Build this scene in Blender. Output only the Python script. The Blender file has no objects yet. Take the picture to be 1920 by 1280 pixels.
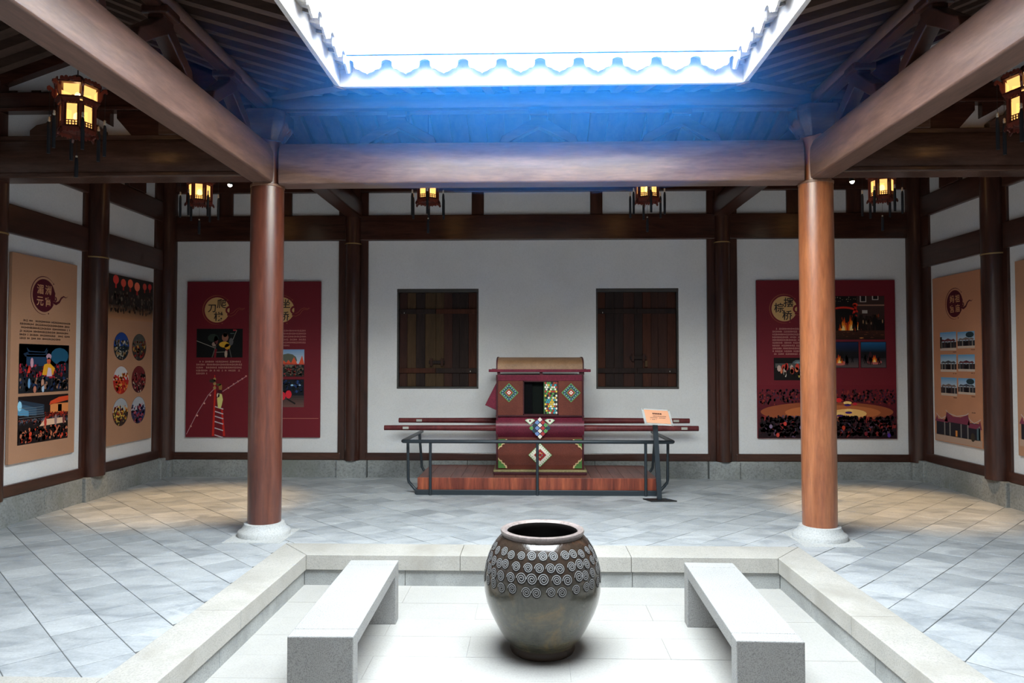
import bpy, bmesh, math, random
from mathutils import Vector, Matrix
random.seed(7)
PI = math.pi
SC = bpy.context.scene
COL = SC.collection

# ------------------------------------------------------------------ camera, sky, exposure
cam_d = bpy.data.cameras.new('camera')
cam_d.sensor_width = 36.0
cam_d.lens = 36.0 * 1335.65 / 1920.0
cam_d.clip_start = 0.05
cam = bpy.data.objects.new('camera', cam_d)
COL.objects.link(cam)
cam.location = (-0.0646, 0.0, 1.5)
cam.rotation_euler = (PI / 2 + 0.0291, 0.0, 0.0274)
SC.camera = cam

world = bpy.data.worlds.new('overcast_sky')
SC.world = world
world.use_nodes = True
bgn = world.node_tree.nodes['Background']
bgn.inputs[0].default_value = (0.86, 0.945, 1.0, 1)
bgn.inputs[1].default_value = 26.0

SC.view_settings.view_transform = 'Standard'
SC.view_settings.look = 'None'
SC.view_settings.gamma = 1.0
SC.view_settings.exposure = 0.0
SC.view_settings.use_curve_mapping = False
SC.cycles.max_bounces = 10
SC.cycles.diffuse_bounces = 5
SC.cycles.glossy_bounces = 4
SC.cycles.transparent_max_bounces = 8
SC.cycles.volume_bounces = 1
SC.cycles.sample_clamp_indirect = 12.0
SC.cycles.use_denoising = True


def portal(name, loc, rot, sx, sy):
    l = bpy.data.lights.new(name, 'AREA')
    l.shape = 'RECTANGLE'
    l.size, l.size_y = sx, sy
    l.cycles.is_portal = True
    o = bpy.data.objects.new(name, l)
    o.location, o.rotation_euler = loc, rot
    COL.objects.link(o)
    return o


portal('skylight_portal', (0, 3.875, 3.84), (0, 0, 0), 3.2, 2.95)

# ------------------------------------------------------------------ layout (metres; court axis is x = 0)
YW, XW = 9.32, 4.92            # back and side plaster planes
YF = -1.2                      # front wall
YC, XC = 6.194, 2.395          # rear column line
YE, XE = 5.25, 1.5             # eave line of the roof opening
YE2 = 2.5
YM = (YE + YE2) / 2            # middle of the opening
YC2 = 2 * YM - YC              # front column line
YK, XK = 5.544, 1.818          # curb inner edge
YK2 = 2.2
DEP = 0.2356                   # depth of the sunken court


# ------------------------------------------------------------------ helpers
def lin(c):
    return tuple(((v / 12.92) if v <= 0.04045 else ((v + 0.055) / 1.055) ** 2.4) for v in c)


def rgb(r, g, b):
    return lin((r / 255.0, g / 255.0, b / 255.0))


class MB:
    def __init__(self):
        self.v, self.f = [], []

    def add(self, vs, fs):
        n = len(self.v)
        self.v += [tuple(p) for p in vs]
        self.f += [tuple(i + n for i in q) for q in fs]
        return self

    def box(self, x0, x1, y0, y1, z0, z1):
        vs = [(x, y, z) for z in (z0, z1) for y in (y0, y1) for x in (x0, x1)]
        return self.add(vs, [(0, 2, 3, 1), (4, 5, 7, 6), (0, 1, 5, 4), (2, 6, 7, 3), (0, 4, 6, 2), (1, 3, 7, 5)])

    def prism(self, pts, lift, w0, w1):
        n = len(pts)
        vs = [lift(a, b, w0) for a, b in pts] + [lift(a, b, w1) for a, b in pts]
        fs = [tuple(range(n)), tuple(range(2 * n - 1, n - 1, -1))]
        fs += [(i, (i + 1) % n, n + (i + 1) % n, n + i) for i in range(n)]
        return self.add(vs, fs)

    def tube(self, path, r, n=10, caps=True):
        path = [Vector(p) for p in path]
        rs = r if isinstance(r, (list, tuple)) else [r] * len(path)
        vs = []
        up = Vector((0.013, 0.021, 1)).normalized()
        t0 = (path[1] - path[0]).normalized()
        if abs(t0.dot(up)) > 0.95:
            up = Vector((1, 0.02, 0.01)).normalized()
        for i, p in enumerate(path):
            a = path[max(i - 1, 0)]
            b = path[min(i + 1, len(path) - 1)]
            t = (b - a).normalized()
            s = t.cross(up).normalized()
            u = s.cross(t).normalized()
            for k in range(n):
                an = 2 * PI * k / n
                vs.append(p + s * math.cos(an) * rs[i] + u * math.sin(an) * rs[i])
        fs = []
        for i in range(len(path) - 1):
            for k in range(n):
                fs.append((i * n + k, i * n + (k + 1) % n, (i + 1) * n + (k + 1) % n, (i + 1) * n + k))
        if caps:
            fs.append(tuple(range(n - 1, -1, -1)))
            m = (len(path) - 1) * n
            fs.append(tuple(range(m, m + n)))
        return self.add(vs, fs)

    def lathe(self, prof, n=24, c=(0, 0, 0), close=False):
        vs = []
        for r, z in prof:
            for k in range(n):
                a = 2 * PI * k / n
                vs.append((c[0] + r * math.cos(a), c[1] + r * math.sin(a), c[2] + z))
        fs = []
        m = len(prof)
        for i in range(m - 1):
            for k in range(n):
                fs.append((i * n + k, i * n + (k + 1) % n, (i + 1) * n + (k + 1) % n, (i + 1) * n + k))
        if not close:
            if prof[0][0] > 1e-6:
                fs.append(tuple(range(n - 1, -1, -1)))
            if prof[-1][0] > 1e-6:
                fs.append(tuple(range((m - 1) * n, m * n)))
        return self.add(vs, fs)

    def mesh(self, name, mat, smooth=None, off=(0, 0, 0)):
        me = bpy.data.meshes.new(name)
        me.from_pydata([(p[0] - off[0], p[1] - off[1], p[2] - off[2]) for p in self.v], [], self.f)
        bm = bmesh.new()
        bm.from_mesh(me)
        bmesh.ops.remove_doubles(bm, verts=bm.verts, dist=1e-6)
        bmesh.ops.recalc_face_normals(bm, faces=bm.faces)
        bm.to_mesh(me)
        bm.free()
        if smooth is not None:
            for p in me.polygons:
                p.use_smooth = True
            me.set_sharp_from_angle(angle=math.radians(smooth))
        if mat:
            me.materials.append(mat)
        return me


def build(mb, name, mat, parent=None, smooth=None, bevel=None, local=False, seg=2):
    """link one mesh object; vertices are world coordinates unless local=True"""
    off = (0, 0, 0)
    if parent is not None and not local:
        off = wloc(parent)
    me = mb.mesh(name, mat, smooth, off)
    o = bpy.data.objects.new(name, me)
    COL.objects.link(o)
    if parent is not None:
        o.parent = parent
    if bevel:
        m = o.modifiers.new('bevel', 'BEVEL')
        m.width = bevel
        m.segments = seg
        m.limit_method = 'ANGLE'
        m.harden_normals = False
    return o


def wloc(o):
    l = Vector(o.location)
    while o.parent:
        o = o.parent
        l += Vector(o.location)
    return tuple(l)


def empty(name, loc=(0, 0, 0), rz=0.0, parent=None):
    o = bpy.data.objects.new(name, None)
    o.empty_display_size = 0.1
    o.location = loc
    o.rotation_euler = (0, 0, rz)
    if parent:
        o.parent = parent
    COL.objects.link(o)
    return o


def thing(name, label, cat, loc=(0, 0, 0), rz=0.0, group=None):
    o = empty(name, loc, rz)
    return tag(o, label, cat, group)


def tag(o, label, cat, group=None):
    o['label'] = label
    o['category'] = cat
    if group:
        o['group'] = group
    return o


def struct(name, label, loc=(0, 0, 0), cat='building'):
    o = empty(name, loc)
    o['kind'] = 'structure'
    o['label'] = label
    o['category'] = cat
    return o


def copy_tree(o, parent=None):
    c = o.copy()
    COL.objects.link(c)
    c.parent = parent
    for ch in list(o.children):
        copy_tree(ch, c)
    return c


def bx(x0, x1, y0, y1, z0, z1):
    return MB().box(x0, x1, y0, y1, z0, z1)


LX = lambda a, b, w: (w, a, b)     # profile in y,z extruded along x
LY = lambda a, b, w: (a, w, b)     # profile in x,z extruded along y
LZ = lambda a, b, w: (a, b, w)     # profile in x,y extruded along z


# ------------------------------------------------------------------ materials
def new_mat(name):
    m = bpy.data.materials.new(name)
    m.use_nodes = True
    nt = m.node_tree
    return m, nt, nt.nodes['Principled BSDF']


def N(nt, typ, **kw):
    n = nt.nodes.new(typ)
    for k, v in kw.items():
        setattr(n, k, v)
    return n


def coords(nt, scale=(1, 1, 1), kind='Object', rot=(0, 0, 0)):
    t = N(nt, 'ShaderNodeTexCoord')
    mp = N(nt, 'ShaderNodeMapping')
    mp.inputs['Scale'].default_value = scale
    mp.inputs['Rotation'].default_value = rot
    nt.links.new(t.outputs[kind], mp.inputs['Vector'])
    return mp.outputs['Vector']


def noise(nt, vec, scale, detail=4, rough=0.55, dist=0.0):
    n = N(nt, 'ShaderNodeTexNoise')
    n.inputs['Scale'].default_value = scale
    n.inputs['Detail'].default_value = detail
    n.inputs['Roughness'].default_value = rough
    n.inputs['Distortion'].default_value = dist
    nt.links.new(vec, n.inputs['Vector'])
    return n.outputs['Fac']


def ramp(nt, fac, stops):
    r = N(nt, 'ShaderNodeValToRGB')
    e = r.color_ramp.elements
    while len(e) < len(stops):
        e.new(0.5)
    for i, (p, c) in enumerate(stops):
        e[i].position = p
        e[i].color = (c[0], c[1], c[2], 1)
    nt.links.new(fac, r.inputs['Fac'])
    return r.outputs['Color']


def mixc(nt, a, b, fac, mode='MIX'):
    m = N(nt, 'ShaderNodeMix', data_type='RGBA', blend_type=mode)
    for sock, val in ((m.inputs[0], fac), (m.inputs[6], a), (m.inputs[7], b)):
        if isinstance(val, bpy.types.NodeSocket):
            nt.links.new(val, sock)
        elif isinstance(val, (int, float)):
            sock.default_value = val
        else:
            sock.default_value = (*val, 1)
    return m.outputs[2]


def bump(nt, fac, bsdf, strength=0.2, dist=0.01):
    b = N(nt, 'ShaderNodeBump')
    b.inputs['Strength'].default_value = strength
    b.inputs['Distance'].default_value = dist
    nt.links.new(fac, b.inputs['Height'])
    nt.links.new(b.outputs['Normal'], bsdf.inputs['Normal'])


def plain(name, c, rough=0.6, metal=0.0, spec=0.5):
    m, nt, b = new_mat(name)
    b.inputs['Base Color'].default_value = (*c, 1)
    b.inputs['Roughness'].default_value = rough
    b.inputs['Metallic'].default_value = metal
    b.inputs['Specular IOR Level'].default_value = spec
    return m


def wood(name, dark, light, rough=0.4, axis='z', stretch=9.0, fine=26.0, coat=0.0, bmp=0.12, spec=0.5):
    m, nt, b = new_mat(name)
    sc = {'x': (1, stretch, stretch), 'y': (stretch, 1, stretch), 'z': (stretch, stretch, 1)}[axis]
    v = coords(nt, sc)
    n1 = noise(nt, v, 1.6, 6, 0.6, 0.6)
    n2 = noise(nt, v, fine / 4, 4, 0.7)
    c = ramp(nt, n1, [(0.28, dark), (0.72, light)])
    c2 = ramp(nt, n2, [(0.3, (0.72, 0.72, 0.72)), (0.7, (1.12, 1.12, 1.12))])
    c = mixc(nt, c, c2, 1.0, 'MULTIPLY')
    nt.links.new(c, b.inputs['Base Color'])
    b.inputs['Roughness'].default_value = rough
    b.inputs['Specular IOR Level'].default_value = spec
    b.inputs['Coat Weight'].default_value = coat
    b.inputs['Coat Roughness'].default_value = 0.28
    if bmp:
        bump(nt, n2, b, bmp, 0.004)
    return m


def stone(name, base, var=0.25, speck=(0.35, 60.0), rough=0.75, bmp=0.25, tint=None, big=1.4):
    m, nt, b = new_mat(name)
    g = N(nt, 'ShaderNodeNewGeometry')
    v = g.outputs['Position']
    n1 = noise(nt, v, big, 5, 0.6, 0.3)
    lo = tuple(x * (1 - var) for x in base)
    hi = tuple(min(1, x * (1 + var)) for x in base)
    c = ramp(nt, n1, [(0.3, lo), (0.7, hi)])
    n2 = noise(nt, v, speck[1], 3, 0.75)
    s = speck[0]
    c2 = ramp(nt, n2, [(0.36, (1 - s, 1 - s, 1 - s)), (0.5, (1, 1, 1)), (0.66, (1 + s * 0.35,) * 3)])
    c = mixc(nt, c, c2, 1.0, 'MULTIPLY')
    if tint:
        n3 = noise(nt, v, tint[1], 4, 0.6, 0.4)
        f = ramp(nt, n3, [(0.5, (0, 0, 0)), (0.72, (1, 1, 1))])
        c = mixc(nt, c, tint[0], f)
    nt.links.new(c, b.inputs['Base Color'])
    b.inputs['Roughness'].default_value = rough
    b.inputs['Specular IOR Level'].default_value = 0.3
    if bmp:
        bump(nt, n2, b, bmp, 0.003)
    return m


M = {}
M['plaster'] = stone('plaster', (0.72, 0.73, 0.75), 0.05, (0.06, 70.0), 0.9, 0.12)
M['plaster_dim'] = M['plaster']
M['timber'] = wood('dark_timber', (0.030, 0.0105, 0.0075), (0.075, 0.026, 0.017), 0.30, 'z', 8, spec=0.5)
M['timber_x'] = wood('dark_timber_along_x', (0.030, 0.0105, 0.0075), (0.075, 0.026, 0.017), 0.24, 'x', 8, spec=0.5)
M['timber_y'] = wood('dark_timber_along_y', (0.030, 0.0105, 0.0075), (0.075, 0.026, 0.017), 0.30, 'y', 8, spec=0.5)
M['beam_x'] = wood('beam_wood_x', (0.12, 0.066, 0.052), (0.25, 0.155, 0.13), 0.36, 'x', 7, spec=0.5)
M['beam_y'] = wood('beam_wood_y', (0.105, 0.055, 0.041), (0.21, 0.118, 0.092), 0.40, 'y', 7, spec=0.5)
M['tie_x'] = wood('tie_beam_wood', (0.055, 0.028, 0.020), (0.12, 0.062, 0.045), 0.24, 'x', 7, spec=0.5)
M['roof_wood'] = wood('roof_wood', (0.045, 0.025, 0.018), (0.11, 0.062, 0.045), 0.6, 'y', 6)
M['roof_wood_x'] = wood('roof_wood_x', (0.045, 0.025, 0.018), (0.11, 0.062, 0.045), 0.6, 'x', 6)
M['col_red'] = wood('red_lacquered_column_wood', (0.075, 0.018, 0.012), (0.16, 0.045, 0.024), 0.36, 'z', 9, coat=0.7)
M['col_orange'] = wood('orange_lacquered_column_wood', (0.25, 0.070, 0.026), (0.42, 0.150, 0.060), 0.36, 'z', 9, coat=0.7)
M['stone_base'] = stone('grey_base_stone', (0.27, 0.285, 0.285), 0.28, (0.3, 45.0), 0.8, 0.35, ((0.20, 0.215, 0.19), 2.5))
M['granite'] = stone('pale_granite', (0.36, 0.36, 0.355), 0.07, (0.42, 190.0), 0.7, 0.25)
M['granite_cream'] = stone('cream_granite', (0.44, 0.425, 0.395), 0.12, (0.22, 120.0), 0.75, 0.2, ((0.34, 0.32, 0.285), 1.7))
M['granite_riser'] = stone('grey_granite', (0.38, 0.39, 0.385), 0.20, (0.28, 110.0), 0.8, 0.25, ((0.26, 0.27, 0.265), 3.0))
M['court'] = stone('court_paving_granite', (0.40, 0.392, 0.375), 0.08, (0.10, 90.0), 0.8, 0.1)
M['mortar'] = plain('joint_mortar', (0.10, 0.105, 0.11), 0.9)
M['roof_tile'] = stone('clay_roof_tile', (0.42, 0.40, 0.38), 0.2, (0.2, 50.0), 0.8, 0.2)
M['fascia'] = stone('painted_fascia', (0.62, 0.58, 0.54), 0.08, (0.1, 30.0), 0.7, 0.1)
M['metal'] = plain('dark_blue_grey_painted_steel', (0.030, 0.040, 0.050), 0.38, 0.3)
M['plate_black'] = plain('black_steel_plate', (0.012, 0.012, 0.013), 0.5, 0.2)
M['gold_line'] = plain('thin_brass_band', (0.36, 0.24, 0.10), 0.4, 0.5)
M['white_metal'] = plain('pale_metal', (0.55, 0.55, 0.5), 0.4, 0.6)


def tile_material():
    m, nt, b = new_mat('grey_brick_floor_tile')
    g = N(nt, 'ShaderNodeNewGeometry')
    v = g.outputs['Position']
    sx = N(nt, 'ShaderNodeSeparateXYZ')
    nt.links.new(v, sx.inputs[0])

    def cell(op, off):
        a = N(nt, 'ShaderNodeMath', operation=op)
        nt.links.new(sx.outputs['Y'], a.inputs[0])
        nt.links.new(sx.outputs['X'], a.inputs[1])
        s = N(nt, 'ShaderNodeMath', operation='SUBTRACT')
        nt.links.new(a.outputs[0], s.inputs[0])
        s.inputs[1].default_value = off
        d = N(nt, 'ShaderNodeMath', operation='DIVIDE')
        nt.links.new(s.outputs[0], d.inputs[0])
        d.inputs[1].default_value = TS2
        f = N(nt, 'ShaderNodeMath', operation='FLOOR')
        nt.links.new(d.outputs[0], f.inputs[0])
        return f.outputs[0]
    cb = N(nt, 'ShaderNodeCombineXYZ')
    nt.links.new(cell('ADD', TO1), cb.inputs[0])
    nt.links.new(cell('SUBTRACT', TO2), cb.inputs[1])
    wn = N(nt, 'ShaderNodeTexWhiteNoise')
    nt.links.new(cb.outputs[0], wn.inputs['Vector'])
    base = ramp(nt, wn.outputs['Value'], [(0.0, (0.35, 0.375, 0.40)), (0.5, (0.42, 0.445, 0.47)), (1.0, (0.48, 0.505, 0.53))])
    mpv = N(nt, 'ShaderNodeMapping')
    mpv.inputs['Scale'].default_value = (0.75, 1.6, 1)
    nt.links.new(v, mpv.inputs['Vector'])
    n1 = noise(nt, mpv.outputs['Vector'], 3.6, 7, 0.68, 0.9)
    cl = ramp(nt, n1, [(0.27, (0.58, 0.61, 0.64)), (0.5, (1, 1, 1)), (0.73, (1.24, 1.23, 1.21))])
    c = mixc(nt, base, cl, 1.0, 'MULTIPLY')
    n2 = noise(nt, v, 60, 3, 0.7)
    c2 = ramp(nt, n2, [(0.3, (0.86, 0.86, 0.86)), (0.7, (1.08, 1.08, 1.08))])
    c = mixc(nt, c, c2, 1.0, 'MULTIPLY')
    nt.links.new(c, b.inputs['Base Color'])
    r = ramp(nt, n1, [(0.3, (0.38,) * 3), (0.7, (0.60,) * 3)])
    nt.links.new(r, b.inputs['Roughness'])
    b.inputs['Specular IOR Level'].default_value = 0.45
    bump(nt, n2, b, 0.15, 0.002)
    return m


TS2 = 0.385          # diagonal pitch of the floor tile grid
TO1, TO2 = 1.56 - 5 * TS2, 7.73 - 20 * TS2
M['tile'] = tile_material()


def print_material():
    m, nt, b = new_mat('printed_colour')
    a = N(nt, 'ShaderNodeAttribute', attribute_name='ink')
    nt.links.new(a.outputs['Color'], b.inputs['Base Color'])
    b.inputs['Roughness'].default_value = 0.55
    b.inputs['Specular IOR Level'].default_value = 0.25
    return m


M['print'] = print_material()
# ================================================================== FLOOR: diagonal grey tiles
def clip(poly, a, b, c):
    """keep a*x + b*y <= c"""
    out = []
    for i in range(len(poly)):
        p, q = poly[i], poly[(i + 1) % len(poly)]
        dp, dq = a * p[0] + b * p[1] - c, a * q[0] + b * q[1] - c
        if dp <= 0:
            out.append(p)
        if (dp < 0 < dq) or (dq < 0 < dp):
            t = dp / (dp - dq)
            out.append((p[0] + t * (q[0] - p[0]), p[1] + t * (q[1] - p[1])))
    return out


def area(poly):
    return 0.5 * abs(sum(poly[i][0] * poly[(i + 1) % len(poly)][1] - poly[(i + 1) % len(poly)][0] * poly[i][1] for i in range(len(poly)))) if len(poly) > 2 else 0.0


def project(p):
    X, Y, Z = p[0] - cam.location.x, p[1], p[2] - 1.5
    s, c = math.sin(0.0274), math.cos(0.0274)
    x, y = X * c + Y * s, -X * s + Y * c
    s, c = math.sin(0.0291), math.cos(0.0291)
    yy, z = y * c + Z * s, -y * s + Z * c
    if yy < 0.2:
        return None
    return 960 + 1335.65 * x / yy, 640 - 1335.65 * z / yy


floor = struct('floor', 'grey square floor tiles laid diagonally around the sunken court', (0, 0, 0), 'floor')
KO, KOY = 2.10, 5.89           # outer edge of the curb
KOY2 = 1.86
mo = MB()
for (x0, x1, y0, y1) in ((-XW - .2, -KO + .02, YF - .2, YW + .2), (KO - .02, XW + .2, YF - .2, YW + .2), (-KO, KO, KOY - .02, YW + .2), (-KO, KO, YF - .2, KOY2 + .02)):
    mo.box(x0, x1, y0, y1, -0.12, -0.0025)
build(mo, 'mortar_bed', M['mortar'], floor)

cells = []
gap = 0.0036
for i in range(-40, 60):
    for j in range(-40, 60):
        # cell spans x+y in [TO1 + i*TS2, ...], y-x in [TO2 + j*TS2, ...]
        a0, a1 = TO1 + i * TS2 + gap, TO1 + (i + 1) * TS2 - gap
        b0, b1 = TO2 + j * TS2 + gap, TO2 + (j + 1) * TS2 - gap
        poly = [((a - b) / 2, (a + b) / 2) for a, b in ((a0, b0), (a1, b0), (a1, b1), (a0, b1))]
        full = area(poly)
        for cl in ((1, 0, XW + .05), (-1, 0, XW + .05), (0, 1, YW + .05), (0, -1, -YF)):
            if poly:
                poly = clip(poly, *cl)
        if not poly or area(poly) < 0.0015:
            continue
        best = max((clip(poly, *c) for c in ((1, 0, -KO), (-1, 0, -KO), (0, -1, -KOY), (0, 1, KOY2))), key=area)
        if area(best) < 0.0015:
            continue
        pieces = [best]
        HP = ((1, 0, -KO), (-1, 0, -KO), (0, -1, -KOY), (0, 1, KOY2))
        hb = max(HP, key=lambda c: area(clip(poly, *c)))
        for h2 in HP:
            if h2 != hb:
                q2 = clip(poly, *h2)
                q2 = clip(q2, -hb[0], -hb[1], -hb[2] - .004) if q2 else []
                if area(q2) > 0.0004:
                    pieces.append(q2)
        for best in pieces[1:]:
            cells.append((0.0, best, False, sum(p[0] for p in best) / len(best), sum(p[1] for p in best) / len(best)))
        best = pieces[0]
        cx = sum(p[0] for p in best) / len(best)
        cy = sum(p[1] for p in best) / len(best)
        q = [project((p[0], p[1], 0)) for p in best]
        sz = 0.0
        if all(q):
            if -20 < sum(p[0] for p in q) / len(q) < 1940 and sum(p[1] for p in q) / len(q) < 1295:
                sz = area(q)
        cells.append((sz, best, abs(area(best) - full) < 1e-6, cx, cy))
cells.sort(key=lambda c: -c[0])


def tile_prism(mb, poly, cx, cy, z0, z1, ch=0.0022):
    n = len(poly)

    def inset(p):
        dx, dy = cx - p[0], cy - p[1]
        L = math.hypot(dx, dy) or 1
        return (p[0] + dx / L * ch * 1.2, p[1] + dy / L * ch * 1.2)
    top = [inset(p) for p in poly]
    vs = [(p[0], p[1], z0) for p in poly] + [(p[0], p[1], z1 - ch * 0.5) for p in poly] + [(p[0], p[1], z1) for p in top]
    fs = [(i, (i + 1) % n, n + (i + 1) % n, n + i) for i in range(n)]
    fs += [(n + i, n + (i + 1) % n, 2 * n + (i + 1) % n, 2 * n + i) for i in range(n)]
    fs.append(tuple(range(2 * n, 3 * n)))
    mb.add(vs, fs)


rest = MB()
shared = None
for k, (sz, poly, full, cx, cy) in enumerate(cells):
    dz = random.uniform(-0.0012, 0.0012)
    if k < 300 and sz > 0:
        if full:
            if shared is None:
                mb = MB()
                tile_prism(mb, [(p[0] - cx, p[1] - cy) for p in poly], 0, 0, -0.02, 0)
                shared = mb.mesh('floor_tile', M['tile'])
            o = bpy.data.objects.new('floor_tile', shared)
            COL.objects.link(o)
        else:
            mb = MB()
            tile_prism(mb, [(p[0] - cx, p[1] - cy) for p in poly], 0, 0, -0.02, 0)
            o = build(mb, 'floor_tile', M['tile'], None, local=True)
        o.location = (cx, cy, dz)
        o.parent = floor
    else:
        tile_prism(rest, poly, cx, cy, -0.02, dz)
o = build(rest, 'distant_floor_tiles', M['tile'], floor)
o['kind'] = 'stuff'

# sunken court: paving slabs, curb of two courses, joints recessed
court = struct('courtyard_floor', 'pale granite slab paving of the sunken court', (0, 4.3, -DEP), 'floor')
build(bx(-XK - .2, XK + .2, YK2 - .2, YK + .2, -DEP - .3, -DEP - .004), 'mortar_bed', M['granite_riser'], court)
ys = [YK2 - .05, 2.69, 3.0, 3.31, 3.62, 3.93, 4.24, 4.55, 4.86, 5.17, YK + .05]
for r in range(len(ys) - 1):
    xs = [-XK - .05, -1.0, 0.15, 1.2, XK + .05] if r % 2 else [-XK - .05, -0.45, 0.75, XK + .05]
    for c in range(len(xs) - 1):
        build(bx(xs[c] + .0009, xs[c + 1] - .0009, ys[r] + .0009, ys[r + 1] - .0009, -DEP - .04, -DEP + random.uniform(-.0008, .0006)), 'paving_slab', M['court'], court)

curb = struct('courtyard_curb', 'pale granite curb of two stepped courses around the sunken court', (0, 4.3, -DEP), 'curb')
ZS = -0.115
g = 0.0015
rear_top = [(-KO, KOY), (-XK, YK), (-0.62, YK), (-0.62, KOY)], [(-0.62 + 2 * g, KOY), (-0.62 + 2 * g, YK), (0.70, YK), (0.70, KOY)], [(0.70 + 2 * g, KOY), (0.70 + 2 * g, YK), (XK, YK), (KO, KOY)]
for p in rear_top:
    build(MB().prism(p, LZ, ZS + .002, 0.004), 'curb_stone', M['granite_cream'], curb, bevel=0.004)
for s in (-1, 1):
    ysp = [(KOY, YK), (4.30, 4.30), (3.05, 3.05), (KOY2, YK2)]
    for i in range(3):
        (o0, i0), (o1, i1) = ysp[i], ysp[i + 1]
        e0 = 0.006 if i == 0 else 0.0015
        p = [(s * KO, o0 - e0), (s * XK, i0 - e0), (s * XK, i1 + .0015), (s * KO, o1 + .0015)]
        build(MB().prism(p, LZ, ZS + .002, 0.004), 'curb_stone', M['granite_cream'], curb, bevel=0.004)
    for (y0, y1) in ((1.9, 2.95), (2.953, 4.05), (4.053, 4.95), (4.953, YK + .02)):
        build(bx(min(s * (XK + .02), s * (KO + .0)), max(s * (XK + .02), s * KO), y0, y1, -DEP - .04, ZS - .002), 'riser_stone', M['granite_riser'], curb, bevel=0.004)
for (x0, x1) in ((-XK - .02, -1.05), (-1.047, 0.42), (0.423, 0.71), (0.713, XK + .02)):
    build(bx(x0, x1, YK + .02, KOY, -DEP - .04, ZS - .002), 'riser_stone', M['granite_riser'], curb, bevel=0.004)
build(MB().prism([(-KO, KOY2), (KO, KOY2), (XK, YK2), (-XK, YK2)], LZ, -DEP - .04, 0.004), 'curb_stone', M['granite_cream'], curb, bevel=0.004)
for (x0, x1, y0, y1) in ((-KO - .03, -XK - .04, 1.8, 6.0), (XK + .04, KO + .03, 1.8, 6.0), (-KO, KO, YK + .04, KOY + .03), (-KO, KO, 1.8, YK2 - .05)):
    build(bx(x0, x1, y0, y1, -.6, ZS - .004), 'curb_core', M['mortar'], curb)
for s in (-1, 1):
    build(bx(min(s * (KO + .003), s * XW), max(s * (KO + .003), s * XW), 3.0, 3.375, -0.03, 0.003), 'paving_strip', M['granite_cream'], curb)

# ================================================================== WALLS
def wall_post(par, x, y, nrm, z0=0.0, z1=4.0, hw=0.195, r=0.13, base=0.225, along='x'):
    """post with flat jambs on both sides and a round shaft; nrm = outward direction into the room"""
    if along == 'x':
        build(bx(x - hw, x + hw, y - 0.028, y + .05, base, z1), 'jamb', M['timber'], par, bevel=0.006)
        build(MB().lathe([(r, base), (r, z1)], 20, (x, y - .03, 0)), 'post', M['timber'], par, smooth=40)
        build(MB().lathe([(r + .004, 3.045), (r + .006, 3.052), (r + .004, 3.06)], 20, (x, y - .03, 0)), 'post_band', M['gold_line'], par, smooth=40)
        build(bx(x - hw, x + hw, y - 0.09, y + .05, -.01, base - .002), 'post_plinth', M['stone_base'], par, bevel=0.01)
    else:
        sx = nrm
        a, b = sorted((x - sx * .05, x + sx * .028))
        build(bx(a, b, y - hw, y + hw, base, z1), 'jamb', M['timber'], par, bevel=0.006)
        build(MB().lathe([(r, base), (r, z1)], 20, (x + sx * .03, y, 0)), 'post', M['timber'], par, smooth=40)
        build(MB().lathe([(r + .004, 2.645), (r + .006, 2.652), (r + .004, 2.66)], 20, (x + sx * .03, y, 0)), 'post_band', M['gold_line'], par, smooth=40)
        a, b = sorted((x - sx * .05, x + sx * .09))
        build(bx(a, b, y - hw, y + hw, -.01, base - .002), 'post_plinth', M['stone_base'], par, bevel=0.01)


wb = struct('wall_back', 'white plastered back wall framed by dark timber posts and rails', (0, YW, 0), 'wall')
build(bx(-XW - .35, XW + .35, YW + .16, YW + .35, -.1, 4.6), 'wall_core', M['plaster'], wb)
WIN = ((-1.834, -0.759), (0.778, 1.850))
WZ0, WZ1 = 1.152, 2.465
PB = 0.07          # panels reach this far behind the timbers' edges


def plaster(par, x0, x1, z0, z1):
    return build(bx(x0, x1, YW, YW + .15, z0, z1), 'plaster_panel', M['plaster'], par)


# centre panel with two window openings (one mesh, real reveals)
mb = MB()
xs = [-2.25, WIN[0][0], WIN[0][1], WIN[1][0], WIN[1][1], 2.25]
for i in range(5):
    for (z0, z1) in ((0.28, WZ0), (WZ0, WZ1), (WZ1, 3.14)):
        if i in (1, 3) and z0 == WZ0:
            continue
        mb.box(xs[i], xs[i + 1], YW, YW + .15, z0, z1)
build(mb, 'plaster_panel', M['plaster'], wb)
plaster(wb, -4.9, -2.55, 0.28, 3.14)
plaster(wb, 2.55, 4.9, 0.28, 3.14)
TP = [(-4.90, -4.17), (-4.07, -3.36), (-3.28, -2.55), (-2.26, -0.81), (-0.73, 0.74), (0.83, 2.26), (2.58, 3.29), (3.37, 4.08), (4.16, 4.9)]
for a, b in TP:
    plaster(wb, a, b, 3.40, 3.78)
plaster(wb, -XW, XW, 3.86, 4.5)
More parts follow.
